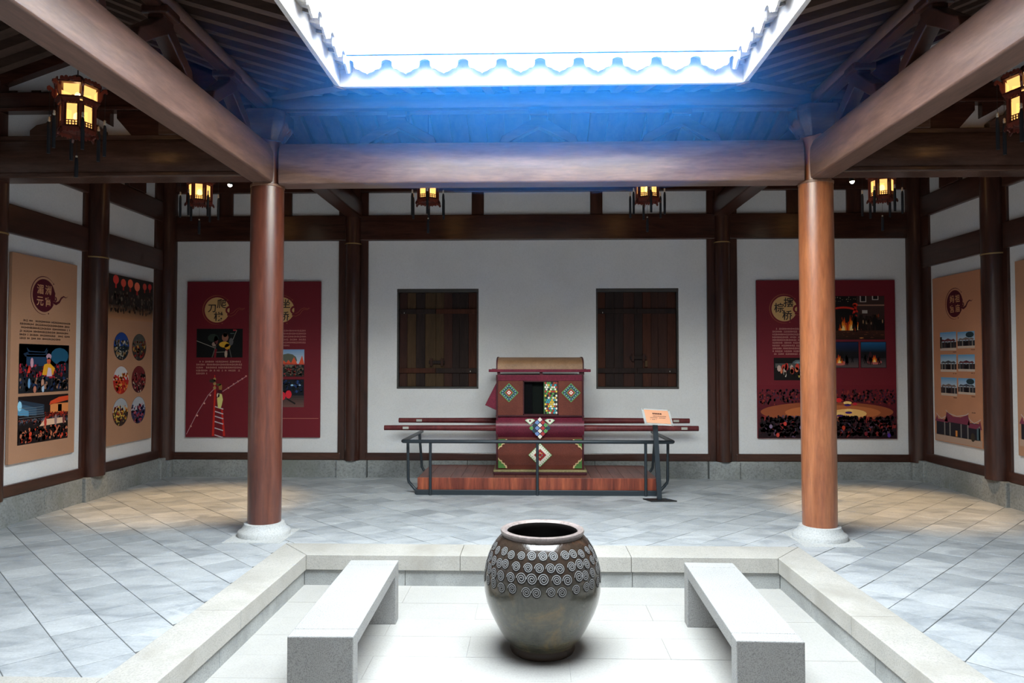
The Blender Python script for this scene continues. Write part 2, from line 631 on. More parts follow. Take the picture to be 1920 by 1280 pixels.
# timbers of the back wall
build(bx(-XW, XW, YW - .05, YW + .1, 3.10, 3.435), 'lower_rail', M['timber_x'], wb, bevel=0.012)
build(bx(-XW, XW, YW - .05, YW + .1, 3.735, 3.98), 'upper_rail', M['timber_x'], wb, bevel=0.012)
for a, b in ((-4.79, -2.60), (-2.21, 2.21), (2.60, 4.79)):
    build(bx(a - .03, b + .03, YW - .035, YW + .1, 0.222, 0.318), 'sill_rail', M['timber_x'], wb, bevel=0.008)
for x in (-4.12, -3.315, -0.77, 0.785, 3.33, 4.115):
    w = 0.095 if abs(x) > 4 else 0.08
    build(bx(x - w, x + w, YW - .03, YW + .1, 3.43, 3.74), 'transom_strut', M['timber'], wb, bevel=0.008)
for s in (-1, 1):
    wall_post(wb, s * 2.41, YW, -1, r=0.1, hw=0.195)
    build(bx(s * 4.92 - .14, s * 4.92 + .14, YW - .03, YW + .05, 0.222, 4.0), 'jamb', M['timber'], wb, bevel=0.006)
    build(MB().lathe([(.13, 0.225), (.13, 4.0)], 20, (s * 4.90, YW - .02, 0)), 'post', M['timber'], wb, smooth=40)
    build(bx(s * 4.92 - .14, s * 4.92 + .14, YW - .10, YW + .05, -.01, 0.222), 'post_plinth', M['stone_base'], wb, bevel=0.01)
bb = struct('baseboard_back', 'grey stone plinth course along the back wall', (0, YW, 0), 'baseboard')
for x0, x1 in ((-4.78, -3.55), (-3.546, -2.606), (-2.204, -0.9), (-0.896, 0.75), (0.754, 2.204), (2.606, 3.7), (3.704, 4.78)):
    build(bx(x0, x1, YW - .045, YW + .1, -.02, 0.222), 'plinth_stone', M['stone_base'], bb, bevel=0.006)

for s, nm in ((-1, 'left'), (1, 'right')):
    X = s * XW
    w = struct('wall_' + nm, 'white plastered %s wall framed by dark timber posts and rails' % nm, (X, 4.36, 0), 'wall')

    def sb(a, b, y0, y1, z0, z1, name, mat, par=w, bev=None):
        # a,b: distance from the plaster plane into the room (negative = into the wall)
        lo, hi = sorted((X - s * a, X - s * b))
        return build(bx(lo, hi, y0, y1, z0, z1), name, mat, par, bevel=bev)
    sb(-.35, -.16, YF - .3, YW + .3, -.1, 4.6, 'wall_core', M['plaster'])
    posts = [7.73, 6.2, 4.67, 3.14, 1.61, 0.08]
    edges = [9.10] + [v for p in posts for v in (p + .19, p - .19)] + [YF]
    for i in range(0, len(edges), 2):
        y1, y0 = edges[i] + .03, edges[i + 1] - .03
        sb(-.15, 0, y0, y1, 0.30, 2.74, 'plaster_panel', M['plaster'])
        sb(-.15, 0, y0, y1, 2.92, 3.40, 'plaster_panel', M['plaster'])
        sb(-.15, 0, y0, y1, 3.55, 4.5, 'plaster_panel', M['plaster'])
        sb(-.1, .035, y0, y1, 0.255, 0.365, 'sill_rail', M['timber_y'], bev=0.008)
        sb(-.1, .05, y0, y1, 2.695, 2.965, 'middle_rail', M['timber_y'], bev=0.012)
        sb(-.1, .05, y0, y1, 3.335, 3.60, 'upper_rail', M['timber_y'], bev=0.012)
        ym = (y0 + y1) / 2
        sb(-.1, .06, ym - .19, ym + .19, 3.60, 3.98, 'upper_strut', M['timber'], bev=0.01)
    for p in posts:
        wall_post(w, X, p, -s, along='y', base=0.26)
    sb(-.1, .03, 9.0, YW + .1, 0.26, 4.0, 'jamb', M['timber'], bev=0.006)
    sb(-.1, .09, 9.08, YW + .02, -.01, 0.258, 'post_plinth', M['stone_base'], bev=0.01)
    b = struct('baseboard_' + nm, 'grey stone plinth course along the %s wall' % nm, (X, 4.36, 0), 'baseboard')
    for i in range(0, len(edges), 2):
        y1, y0 = edges[i], edges[i + 1]
        ym = (y0 + y1) / 2 + random.uniform(-.2, .2)
        for (c, d) in ((y0, ym - .002), (ym + .002, y1)):
            sb(-.1, .05, c, d, -.02, 0.255, 'plinth_stone', M['stone_base'], b, 0.006)

wf = struct('wall_front', 'plastered front wall with the closed entrance, behind the viewpoint', (0, YF, 0), 'wall')
DW, DH = 1.2, 2.75
for (x0, x1, z0, z1) in ((-XW - .35, -DW, -.1, 4.6), (DW, XW + .35, -.1, 4.6), (-DW, DW, DH, 4.6)):
    build(bx(x0, x1, YF - .25, YF, z0, z1), 'plaster_panel', M['plaster'], wf)
for s in (-1, 1):
    build(bx(s * (DW + .03) - .06, s * (DW + .03) + .06, YF - .28, YF + .03, 0, DH), 'door_jamb', M['timber'], wf, bevel=0.01)
build(bx(-DW - .1, DW + .1, YF - .28, YF + .03, DH - .12, DH + .1), 'door_head', M['timber_x'], wf, bevel=0.01)
dr = struct('door_1', 'closed dark double plank door of the entrance, behind the viewpoint', (0, YF, 0), 'door')
for k in range(12):
    build(bx(-DW + k * .2 + .001, -DW + k * .2 + .199, YF - .12, YF - .08, 0, DH - .12), 'plank', M['timber'], dr)
build(bx(-DW, DW, YF - .2, YF - .12, -.05, DH), 'door_backing', M['timber'], dr)

# windows in the back wall
def shutter_window(n, x0, x1, tone):
    w = struct('window_%d' % n, 'dark plank shutter window in the back wall, %s of the palanquin' % ('left' if n == 1 else 'right'), (x0, YW, WZ0), 'window')
    d = 0.055          # recess
    y = YW + d
    fm = M['timber_x']
    build(bx(x0, x1, YW - .004, y + .05, WZ0, WZ0 + .028), 'window_sill', M['win_frame'], w, bevel=0.004)
    build(bx(x0, x1, YW - .004, y + .05, WZ1 - .045, WZ1), 'window_head', M['win_frame'], w, bevel=0.004)
    build(bx(x0, x0 + .022, YW + .01, y + .05, WZ0 + .028, WZ1 - .045), 'window_jamb', M['win_frame'], w)
    build(bx(x1 - .022, x1, YW + .01, y + .05, WZ0 + .028, WZ1 - .045), 'window_jamb', M['win_frame'], w)
    build(bx(x0 + .02, x1 - .02, y + .03, y + .06, WZ0 + .02, WZ1 - .04), 'shutter_backing', M['timber'], w)
    xs = [x0 + .024]
    ws = [0.11, 0.125, 0.13, 0.155, 0.115, 0.12, 0.10, 0.13, 0.12]
    k = (x1 - x0 - .048) / sum(ws)
    for v in ws:
        xs.append(xs[-1] + v * k)
    for i in range(9):
        yy = y + random.uniform(0, .006)
        build(bx(xs[i] + .0015, xs[i + 1] - .0015, yy, yy + .025, WZ0 + .03, WZ1 - .047), 'plank', M['plank_%d' % (tone[i])], w, bevel=0.002)
    xm = xs[4] if n == 1 else (x0 + x1) / 2
    for z in (1.39, 2.17):
        for (a, b, t) in ((x0 + .024, xm - .004, 0 if z > 2 else 3), (xm + .004, x1 - .024, 3 if z > 2 else 0)):
            build(bx(a, b, y - .022, y + .01, z - .032, z + .032), 'batten', M['plank_%d' % (t if n == 1 else 0)], w, bevel=0.004)
    # sliding bolt and its keepers
    zc = 1.50 if n == 1 else 1.56
    build(bx(xm - .09, xm + .12, y - .03, y - .008, zc - .022, zc + .022), 'sliding_bolt', M['plank_0'], w, bevel=0.004)
    for dx in (-.055, .085):
        build(bx(xm + dx - .016, xm + dx + .016, y - .04, y + .01, zc - .05, zc + .05), 'bolt_keeper', M['plank_1'], w, bevel=0.004)
    if n == 2:
        build(bx(xm + .10, xm + .135, y - .04, y + .01, 1.44, 1.52), 'bolt_keeper', M['plank_2'], w, bevel=0.004)
    for (px, pz) in ((x0 + .09, 2.15), (x1 - .11, 1.38)):
        build(bx(px - .004, px + .004, y - .025, y, pz - .008, pz + .008), 'nail', M['white_metal'], w)


M['win_frame'] = wood('window_frame_wood', (0.030, 0.028, 0.028), (0.055, 0.05, 0.046), 0.45, 'x', 6)
PC = [((0.018, 0.012, 0.012), (0.035, 0.022, 0.020)), ((0.035, 0.016, 0.014), (0.06, 0.026, 0.02)), ((0.05, 0.032, 0.018), (0.085, 0.05, 0.026)),
      ((0.045, 0.016, 0.011), (0.08, 0.028, 0.017)), ((0.055, 0.031, 0.017), (0.09, 0.052, 0.027))]
for i, (a, b) in enumerate(PC):
    M['plank_%d' % i] = wood('shutter_plank_wood_%d' % i, a, b, 0.7, 'z', 8, spec=0.15)
shutter_window(1, WIN[0][0], WIN[0][1], [1, 4, 0, 2, 2, 1, 0, 0, 3])
shutter_window(2, WIN[1][0], WIN[1][1], [3, 0, 0, 1, 0, 3, 1, 1, 3])
# ================================================================== ROOF
PR = [(0.0, 3.66), (0.945, 3.93), (2.5, 4.56), (4.25, 3.93)]       # rear hall: (distance from eave, height of boards)
PS = [(0.0, 3.66), (0.895, 3.93), (2.16, 4.45), (3.6, 3.95)]       # side wings


def prof(P, s):
    for (a, za), (b, zb) in zip(P, P[1:]):
        if s <= b:
            return za + (zb - za) * (s - a) / (b - a)
    return P[-1][1]


ceil = struct('ceiling', 'dark open timber roof with rafters around the open court', (0, 4.36, 3.6), 'ceiling')
mb = MB()
for sg in (1, -1):
    yy = lambda s: YM + sg * (YE - YM + s)
    # eave strip, mitred
    a = [(-XE, yy(0), 3.66), (XE, yy(0), 3.66), (XE + .945, yy(.945), 3.93), (-XE - .945, yy(.945), 3.93)]
    mb.add(a, [(0, 1, 2, 3)])
    for (s0, z0), (s1, z1) in zip(PR[1:], PR[2:]):
        mb.add([(-5.2, yy(s0), z0), (5.2, yy(s0), z0), (5.2, yy(s1), z1), (-5.2, yy(s1), z1)], [(0, 1, 2, 3)])
for sg in (1, -1):
    xx = lambda s: sg * (XE + s)
    h0, h1 = YE - YM, YC - YM + .03
    mb.add([(xx(0), YM - h0, 3.66), (xx(0), YM + h0, 3.66), (xx(.895), YM + h1, 3.93), (xx(.895), YM - h1, 3.93)], [(0, 1, 2, 3)])
    for (s0, z0), (s1, z1) in zip(PS[1:], PS[2:]):
        mb.add([(xx(s0), YM - h1, z0), (xx(s0), YM + h1, z0), (xx(s1), YM + h1, z1), (xx(s1), YM - h1, z1)], [(0, 1, 2, 3)])
build(mb, 'roof_boards', M['roof_wood'], ceil)
# outer tiled roof surface (keeps daylight out), four mitred slopes
OUT = [(-0.02, 3.80), (2.4, 4.95), (4.9, 4.25)]
mb = MB()
for (s0, z0), (s1, z1) in zip(OUT, OUT[1:]):
    def ringpt(s):
        return [(-XE - s, YE2 - s), (XE + s, YE2 - s), (XE + s, YE + s), (-XE - s, YE + s)]
    A, B = ringpt(s0), ringpt(s1)
    for k in range(4):
        p, q = A[k], A[(k + 1) % 4]
        r, t = B[(k + 1) % 4], B[k]
        for (z_off) in (0.0,):
            mb.add([(*p, z0), (*q, z0), (*r, z1), (*t, z1)], [(0, 1, 2, 3)])
build(mb, 'roof_covering', M['roof_tile'], ceil)


def rafter(p, q, wdt, hgt, mat):
    p, q = Vector(p), Vector(q)
    t = (q - p).normalized()
    s = t.cross(Vector((0, 0, 1))).normalized() * (wdt / 2)
    d = Vector((0, 0, -hgt))
    vs = [p - s, p + s, p + s + d, p - s + d, q - s, q + s, q + s + d, q - s + d]
    return MB().add(vs, [(0, 1, 2, 3), (7, 6, 5, 4), (0, 4, 5, 1), (1, 5, 6, 2), (2, 6, 7, 3), (3, 7, 4, 0)])


RW, RH = 0.075, 0.085
x = -4.72
while x < 4.75:
    e = 0.0 if abs(x) < XE else abs(x) - XE
    for sg in (1,):
        y = lambda s: YM + sg * (YE - YM + s)
        if e < .90:
            build(rafter((x, y(max(e, .04)), prof(PR, max(e, .04)) + .003), (x, y(.945), 3.933), RW, RH, None), 'rafter', M['roof_wood'], ceil)
        build(rafter((x, y(.945), 3.933), (x, y(2.5), 4.563), RW, RH, None), 'rafter', M['roof_wood'], ceil)
        build(rafter((x, y(2.5), 4.563), (x, y(4.1), prof(PR, 4.1) + .003), RW, RH, None), 'rafter', M['roof_wood'], ceil)
    x += 0.215
for sg in (-1, 1):
    y = 1.675
    while y < 6.15:
        e = max(0.04, y - YE, YE2 - y)
        X = lambda s: sg * (XE + s)
        if e < .86:
            build(rafter((X(e), y, prof(PS, e) + .003), (X(.895), y, 3.933), RW, RH, None), 'rafter', M['roof_wood_x'], ceil)
        build(rafter((X(.895), y, 3.933), (X(2.16), y, 4.453), RW, RH, None), 'rafter', M['roof_wood_x'], ceil)
        build(rafter((X(2.16), y, 4.453), (X(3.45), y, prof(PS, 3.45) + .003), RW, RH, None), 'rafter', M['roof_wood_x'], ceil)
        y += 0.215
for sx in (-1, 1):
    for (y0, y1) in ((YE, YC), (YE2, YC2)):
        build(rafter((sx * XE, y0, 3.663), (sx * XC, y1, 3.933), 0.11, 0.11, None), 'hip_rafter', M['roof_wood'], ceil)
# ridge purlins
build(MB().tube([(-4.9, 7.75, 4.42), (4.9, 7.75, 4.42)], .08, 14), 'ridge_purlin', M['roof_wood_x'], ceil, smooth=40)
for sx in (-1, 1):
    build(MB().tube([(sx * 3.66, YC2, 4.31), (sx * 3.66, 6.2, 4.31)], .08, 14), 'ridge_purlin', M['roof_wood'], ceil, smooth=40)

# eaves: fascia boards, drip tiles and cover tiles on the four sides of the opening
eav = struct('roof_eaves', 'sunlit fascia boards and scalloped clay tiles edging the roof opening', (0, 4.36, 3.6), 'roof')
T = 0.035
for (x0, x1, y0, y1) in ((-XE - T, XE + T, YE, YE + T), (-XE - T, XE + T, YE2 - T, YE2), (-XE - T, -XE, YE2, YE), (XE, XE + T, YE2, YE)):
    build(bx(x0, x1, y0, y1, 3.565, 3.80), 'fascia_board', M['fascia'], eav, bevel=0.004)
drip = [(-.105, .10), (-.10, .055), (-.085, .035), (-.06, .030), (-.035, .012), (-.012, .006), (0, -.004), (.012, .006), (.035, .012), (.06, .030), (.085, .035), (.10, .055), (.105, .10)]


def tile_mesh(kind):
    mb = MB()
    if kind == 'drip':           # local: x along eave, y outwards up the slope, z up
        mb.prism(drip, LY, -0.016, 0.0)
        n = 8
        for i in range(n):
            a0, a1 = -1 + 2 * i / n, -1 + 2 * (i + 1) / n
            pts = [(a0 * .115, .055 + .05 * a0 * a0), (a1 * .115, .055 + .05 * a1 * a1)]
            vs = []
            for w, dz in ((-.01, 0), (0.45, .145)):
                vs += [(pts[0][0], w, pts[0][1] + dz), (pts[1][0], w, pts[1][1] + dz), (pts[1][0], w, pts[1][1] + dz + .014), (pts[0][0], w, pts[0][1] + dz + .014)]
            mb.add(vs, [(0, 1, 2, 3), (7, 6, 5, 4), (0, 4, 5, 1), (2, 6, 7, 3)])
    else:
        n = 8
        out = [(.075 * math.cos(PI * k / n), .075 * math.sin(PI * k / n)) for k in range(n + 1)]
        inn = [(.058 * math.cos(PI * k / n), .058 * math.sin(PI * k / n)) for k in range(n, -1, -1)]
        ring = out + inn
        m = len(ring)
        vs = [(a, -.02, b + .045) for a, b in ring] + [(a, .45, b + .19) for a, b in ring]
        fs = [(i, (i + 1) % m, m + (i + 1) % m, m + i) for i in range(m)]
        fs += [(k, k + 1, m - 2 - k, m - 1 - k) for k in range(n)]
        mb.add(vs, fs)
    return mb.mesh('%s_tile' % kind, M['roof_tile'], 35)


TM = {'drip': tile_mesh('drip'), 'cover': tile_mesh('cover')}


def put_tile(kind, loc, rz):
    o = bpy.data.objects.new('%s_tile' % kind, TM[kind])
    COL.objects.link(o)
    o.location = (loc[0], loc[1] - 4.36, loc[2] - 3.6)
    o.rotation_euler = (0, 0, rz)
    o.parent = eav


pit = 0.283
OV = 0.075
for k in range(-4, 6):
    xd = -0.142 + pit * (k - 0.5) + 0.142
    if abs(xd) < XE - .02:
        put_tile('drip', (xd, YE - OV, 3.625), 0)
        put_tile('drip', (xd, YE2 + OV, 3.625), PI)
    xc = xd - pit / 2
    put_tile('cover', (xc, YE - OV, 3.625), 0)
    put_tile('cover', (xc, YE2 + OV, 3.625), PI)
put_tile('cover', (1.415, YE - OV, 3.625), 0)
for k in range(10):
    yd = YE2 + .10 + k * pit
    for sg in (-1, 1):
        put_tile('drip', (sg * (XE - OV), yd, 3.625), -sg * PI / 2)
        put_tile('cover', (sg * (XE - OV), yd + pit / 2 if k < 9 else YE - .06, 3.625), -sg * PI / 2)

# ================================================================== COLUMNS
def column(x, y, mat, label, group=None):
    c = thing('timber_column', label, 'column', (x, y, 0), 0, group)
    r = 0.143
    prof_ = [(r * 0.985, .09), (r, .5), (r, 2.4), (r * .985, 3.03)]
    build(MB().lathe(prof_, 40), 'shaft', mat, c, smooth=40, local=True)
    build(MB().lathe([(r * .985, 3.03), (r * 1.02, 3.033), (r * 1.02, 3.052), (r * .96, 3.056)], 40), 'collar', M['col_collar'], c, smooth=30, local=True)
    build(MB().lathe([(.125, 3.05), (.125, 3.50)], 32), 'upper_shaft', mat if mat is M['col_red'] else M['col_orange'], c, smooth=40, local=True)
    # bearing block with rounded boss above
    blk = MB()
    q8 = [(a_, b_) for a_, b_ in ((.19, .12), (.12, .19), (-.12, .19), (-.19, .12), (-.19, -.12), (-.12, -.19), (.12, -.19), (.19, -.12))]
    blk.add([(a_ * k_, b_ * k_, z_) for k_, z_ in ((.62, 3.43), (.78, 3.50), (.96, 3.56), (1, 3.60), (1, 3.69)) for a_, b_ in q8], [(r_ * 8 + i_, r_ * 8 + (i_ + 1) % 8, r_ * 8 + 8 + (i_ + 1) % 8, r_ * 8 + 8 + i_) for r_ in range(4) for i_ in range(8)] + [tuple(range(8)), tuple(range(32, 40))])
    build(blk, 'bearing_block', M['tie_x'], c, smooth=30, bevel=0.012, local=True)
    build(MB().lathe([(.222, -.01), (.222, .036), (.215, .046), (.19, .062), (.172, .09), (.168, .108), (.145, .112)], 40), 'stone_base', M['granite_base'], c, smooth=35, local=True)
    build(bx(-.245, .245, -.30, .21, -.02, 0.0045), 'base_slab', M['granite_base'], c, local=True, bevel=0.002)
    return c


M['col_collar'] = wood('column_collar_wood', (0.16, 0.07, 0.04), (0.26, 0.13, 0.08), 0.4, 'z')
M['granite_base'] = stone('column_base_granite', (0.50, 0.51, 0.51), 0.10, (0.22, 90.0), 0.8, 0.2)
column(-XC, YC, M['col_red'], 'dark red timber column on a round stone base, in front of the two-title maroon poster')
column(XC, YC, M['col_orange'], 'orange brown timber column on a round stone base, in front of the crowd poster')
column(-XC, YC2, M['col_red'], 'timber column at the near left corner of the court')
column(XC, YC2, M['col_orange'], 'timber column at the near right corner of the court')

# ================================================================== BEAMS
def beam_profile(w, h, z0, bulge):
    """rounded beam section (a across, b up): flat bottom, swelling sides, narrower top"""
    pts = [(-.5, .0), (.5, 0), (.5 + bulge * .7, .14), (.5 + bulge * 1.2, .45), (.5 + bulge * .7, .78), (.36, 1), (-.36, 1), (-.5 - bulge * .7, .78), (-.5 - bulge * 1.2, .45), (-.5 - bulge * .7, .14)]
    return [(a * w, z0 + b * h) for a, b in pts]


def vstrut(par, c, along, z0, z1, mat, half=0.345):
    """inverted-V strut with curved legs standing on a beam, bearing block on top"""
    H = z1 - z0
    leg = [(-half, .0), (-half * .93, .06 * H / .22), (-half * .62, .52 * H), (-half * .2, .90 * H), (-.07, H), (.07, H), (half * .2, .90 * H), (half * .62, .52 * H), (half * .93, .06 * H / .22), (half, 0),
           (half * .80, -.0), (half * .30, .40 * H), (0, .62 * H), (-half * .30, .40 * H), (-half * .80, -.0)]
    lift = (lambda a, b, w: (c[0] + a, c[1] + w, z0 + b)) if along == 'x' else (lambda a, b, w: (c[0] + w, c[1] + a, z0 + b))
    o = build(MB().prism(leg, lift, -.05, .05), 'inverted_v_strut', mat, par, bevel=0.008)
    bw = 0.085
    build(bx(c[0] - bw, c[0] + bw, c[1] - bw, c[1] + bw, z1 - .002, z1 + .055), 'bearing_block', mat, par, bevel=0.012)
    return o


def long_beam(label, p, q, z0, h, w, mat, bulge=.04, name='roof_beam'):
    along = 'x' if abs(q[0] - p[0]) > abs(q[1] - p[1]) else 'y'
    c = ((p[0] + q[0]) / 2, (p[1] + q[1]) / 2, z0)
    t = thing(name, label, 'beam', c)
    P = beam_profile(w, h, z0, bulge)
    if along == 'x':
        mb = MB().prism(P, lambda a, b, k: (k, p[1] + a, b), p[0], q[0])
    else:
        mb = MB().prism(P, lambda a, b, k: (p[0] + a, k, b), p[1], q[1])
    build(mb, 'beam_body', mat, t, smooth=30, bevel=0.012)
    return t


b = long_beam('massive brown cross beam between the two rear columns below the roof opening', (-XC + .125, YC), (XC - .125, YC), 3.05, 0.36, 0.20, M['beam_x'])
for x in (-1.235, 0.0, 1.235):
    vstrut(b, (x, YC, 0), 'x', 3.405, 3.64, M['tie_x'])
for s, nm, frm in ((-1, 'left', 'dark red'), (1, 'right', 'orange brown')):
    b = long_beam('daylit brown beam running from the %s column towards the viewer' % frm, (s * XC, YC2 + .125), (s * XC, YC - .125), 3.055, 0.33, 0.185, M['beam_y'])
    for y in (2.4, 3.38, 4.36, 5.34):
        vstrut(b, (s * XC, y, 0), 'y', 3.38, 3.66, M['timber_y'])
    # cross beam from the column back to the back wall
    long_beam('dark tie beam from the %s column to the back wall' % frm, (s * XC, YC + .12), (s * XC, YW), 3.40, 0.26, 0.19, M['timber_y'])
    # purlins over the columns
    t = ceil
    build(MB().tube([(s * XC, YC2 - .2, 3.775), (s * XC, YC + .2, 3.775)], .065, 16), 'purlin_log', M['beam_y'], t, smooth=40)
    build(bx(s * XC - .045, s * XC + .045, YC2, YC, 3.70, 3.735), 'purlin_board', M['timber_y'], t, bevel=0.006)
t = ceil
build(MB().tube([(-XC - .25, YC, 3.79), (XC + .25, YC, 3.79)], .085, 18), 'purlin_log', M['tie_x'], t, smooth=40)
build(bx(-XC + .1, XC - .1, YC - .05, YC + .05, 3.695, 3.735), 'purlin_board', M['tie_x'], t, bevel=0.006)
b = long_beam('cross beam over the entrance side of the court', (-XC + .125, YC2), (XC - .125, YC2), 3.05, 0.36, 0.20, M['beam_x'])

# ---- side trusses: tie beam, hump blocks, upper beam and white infill between column and side wall
def truss(s, frm):
    t = thing('roof_truss', 'dark truss with white infill between the %s column and the side wall' % frm, 'truss', (s * 3.6, YC, 3.1))
    xa, xb = s * (XC + .12), s * (XW - .02)
    lo, hi = min(xa, xb), max(xa, xb)
    P = beam_profile(.19, .33, 3.13, .10)
    build(MB().prism(P, lambda a, b, k: (k, YC + a, b), lo, hi), 'tie_beam', M['tie_x'], t, smooth=35, bevel=0.01)
    build(bx(lo, hi, YC - .115, YC + .115, 3.118, 3.165), 'lower_moulding', M['tie_x'], t, bevel=0.012)
    build(bx(lo, hi, YC - .06, YC + .06, 3.455, 3.505), 'cap_rail', M['tie_x'], t, bevel=0.008)
    build(bx(lo, hi, YC - .07, YC + .07, 3.735, 3.895), 'upper_beam', M['timber_x'], t, bevel=0.012)
    build(bx(lo, hi, YC - .085, YC + .085, 3.72, 3.755), 'upper_moulding', M['timber_x'], t, bevel=0.008)
    # infill behind the timbers
    build(bx(lo, hi, YC + .02, YC + .05, 3.48, 3.75), 'infill_panel', M['plaster'], t)
    gx = [(s * (XE + .895 + .2), 3.88), (s * XW, 3.88), (s * XW, prof(PS, XW - XE) - .02), (s * (XE + 2.16), 4.42), (s * (XE + .895 + .1), 3.95)]
    build(MB().prism(gx, LY, YC + .02, YC + .05), 'gable_infill', M['plaster'], t)

    def hump(xc, hw, z0, z1, name='hump_block'):
        H = z1 - z0
        pts = [(-hw, 0), (-hw, .22 * H), (-hw * .82, .42 * H), (-hw * .55, .50 * H), (-hw * .42, .78 * H), (-hw * .38, H), (hw * .38, H), (hw * .42, .78 * H), (hw * .55, .50 * H), (hw * .82, .42 * H), (hw, .22 * H), (hw, 0)]
        build(MB().prism(pts, lambda a, b, w: (s * xc + a, YC + w, z0 + b), -.06, .035), name, M['tie_x'], t, bevel=0.008)
    hump(4.18, .33, 3.50, 3.74)
    build(bx(s * 3.25 - .10, s * 3.25 + .10, YC - .07, YC + .05, 3.50, 3.74), 'short_post', M['tie_x'], t, bevel=0.008)
    # slanted braces either side of the small white openings
    for (x0, x1, x2, x3) in ((3.62, 3.32, 3.20, 3.42),):
        pts = [(s * x0, 3.50), (s * x1, 3.50), (s * x2, 3.74), (s * (x0 + .12), 3.74), (s * (x0 + .12), 3.66)]
        build(MB().prism([(s * 3.60, 3.50), (s * 3.28, 3.50), (s * 3.28, 3.74), (s * 3.74, 3.74), (s * 3.74, 3.66)], LY, YC - .04, YC + .04), 'brace', M['timber_x'], t, bevel=0.006)
    build(MB().prism([(s * 3.80, 3.74), (s * 3.80, 3.60), (s * 3.92, 3.665), (s * 4.02, 3.74)], LY, YC - .045, YC + .03), 'brace', M['timber_x'], t, bevel=0.006)
    build(bx(s * 4.86 - .07, s * 4.86 + .07, YC - .07, YC + .05, 3.50, 3.74), 'short_post', M['tie_x'], t, bevel=0.008)
    # upper gable timbers: king post block with stepped arms
    build(bx(s * 2.95 - .16, s * 2.95 + .16, YC - .06, YC + .05, 3.89, 4.15), 'stepped_block', M['timber_x'], t, bevel=0.01)
    build(bx(s * 2.72 - .10, s * 2.72 + .0, YC - .06, YC + .05, 3.99, 4.10), 'stepped_block', M['timber_x'], t, bevel=0.01)
    build(bx(s * 2.56 - .08, s * 2.56 + .08, YC - .06, YC + .05, 3.74, 3.97), 'stepped_block', M['timber_x'], t, bevel=0.01)
    build(bx(s * 3.66 - .10, s * 3.66 + .10, YC - .06, YC + .05, 3.89, 4.30), 'king_post', M['timber'], t, bevel=0.01)
    build(rafter((s * (XE + .895), YC - .01, 3.935), (s * (XE + 2.16), YC - .01, 4.455), .10, .10, None), 'gable_rafter', M['timber_x'], t)
    build(rafter((s * (XE + 2.16), YC - .01, 4.455), (s * XW, YC - .01, prof(PS, XW - XE)), .10, .10, None), 'gable_rafter', M['timber_x'], t)
    # tie beam deeper in the bay that carries the spot lamp
    return t


truss(-1, 'dark red')
truss(1, 'orange brown')
for s, nm in ((-1, 'left'), (1, 'right')):
    t = thing('roof_beam', 'dark inner tie beam over the %s corner of the hall carrying a spot lamp' % nm, 'beam', (s * 3.6, 7.75, 3.56))
    build(bx(min(s * 2.45, s * 4.92), max(s * 2.45, s * 4.92), 7.68, 7.82, 3.60, 3.82), 'beam_body', M['timber_x'], t, bevel=0.02)

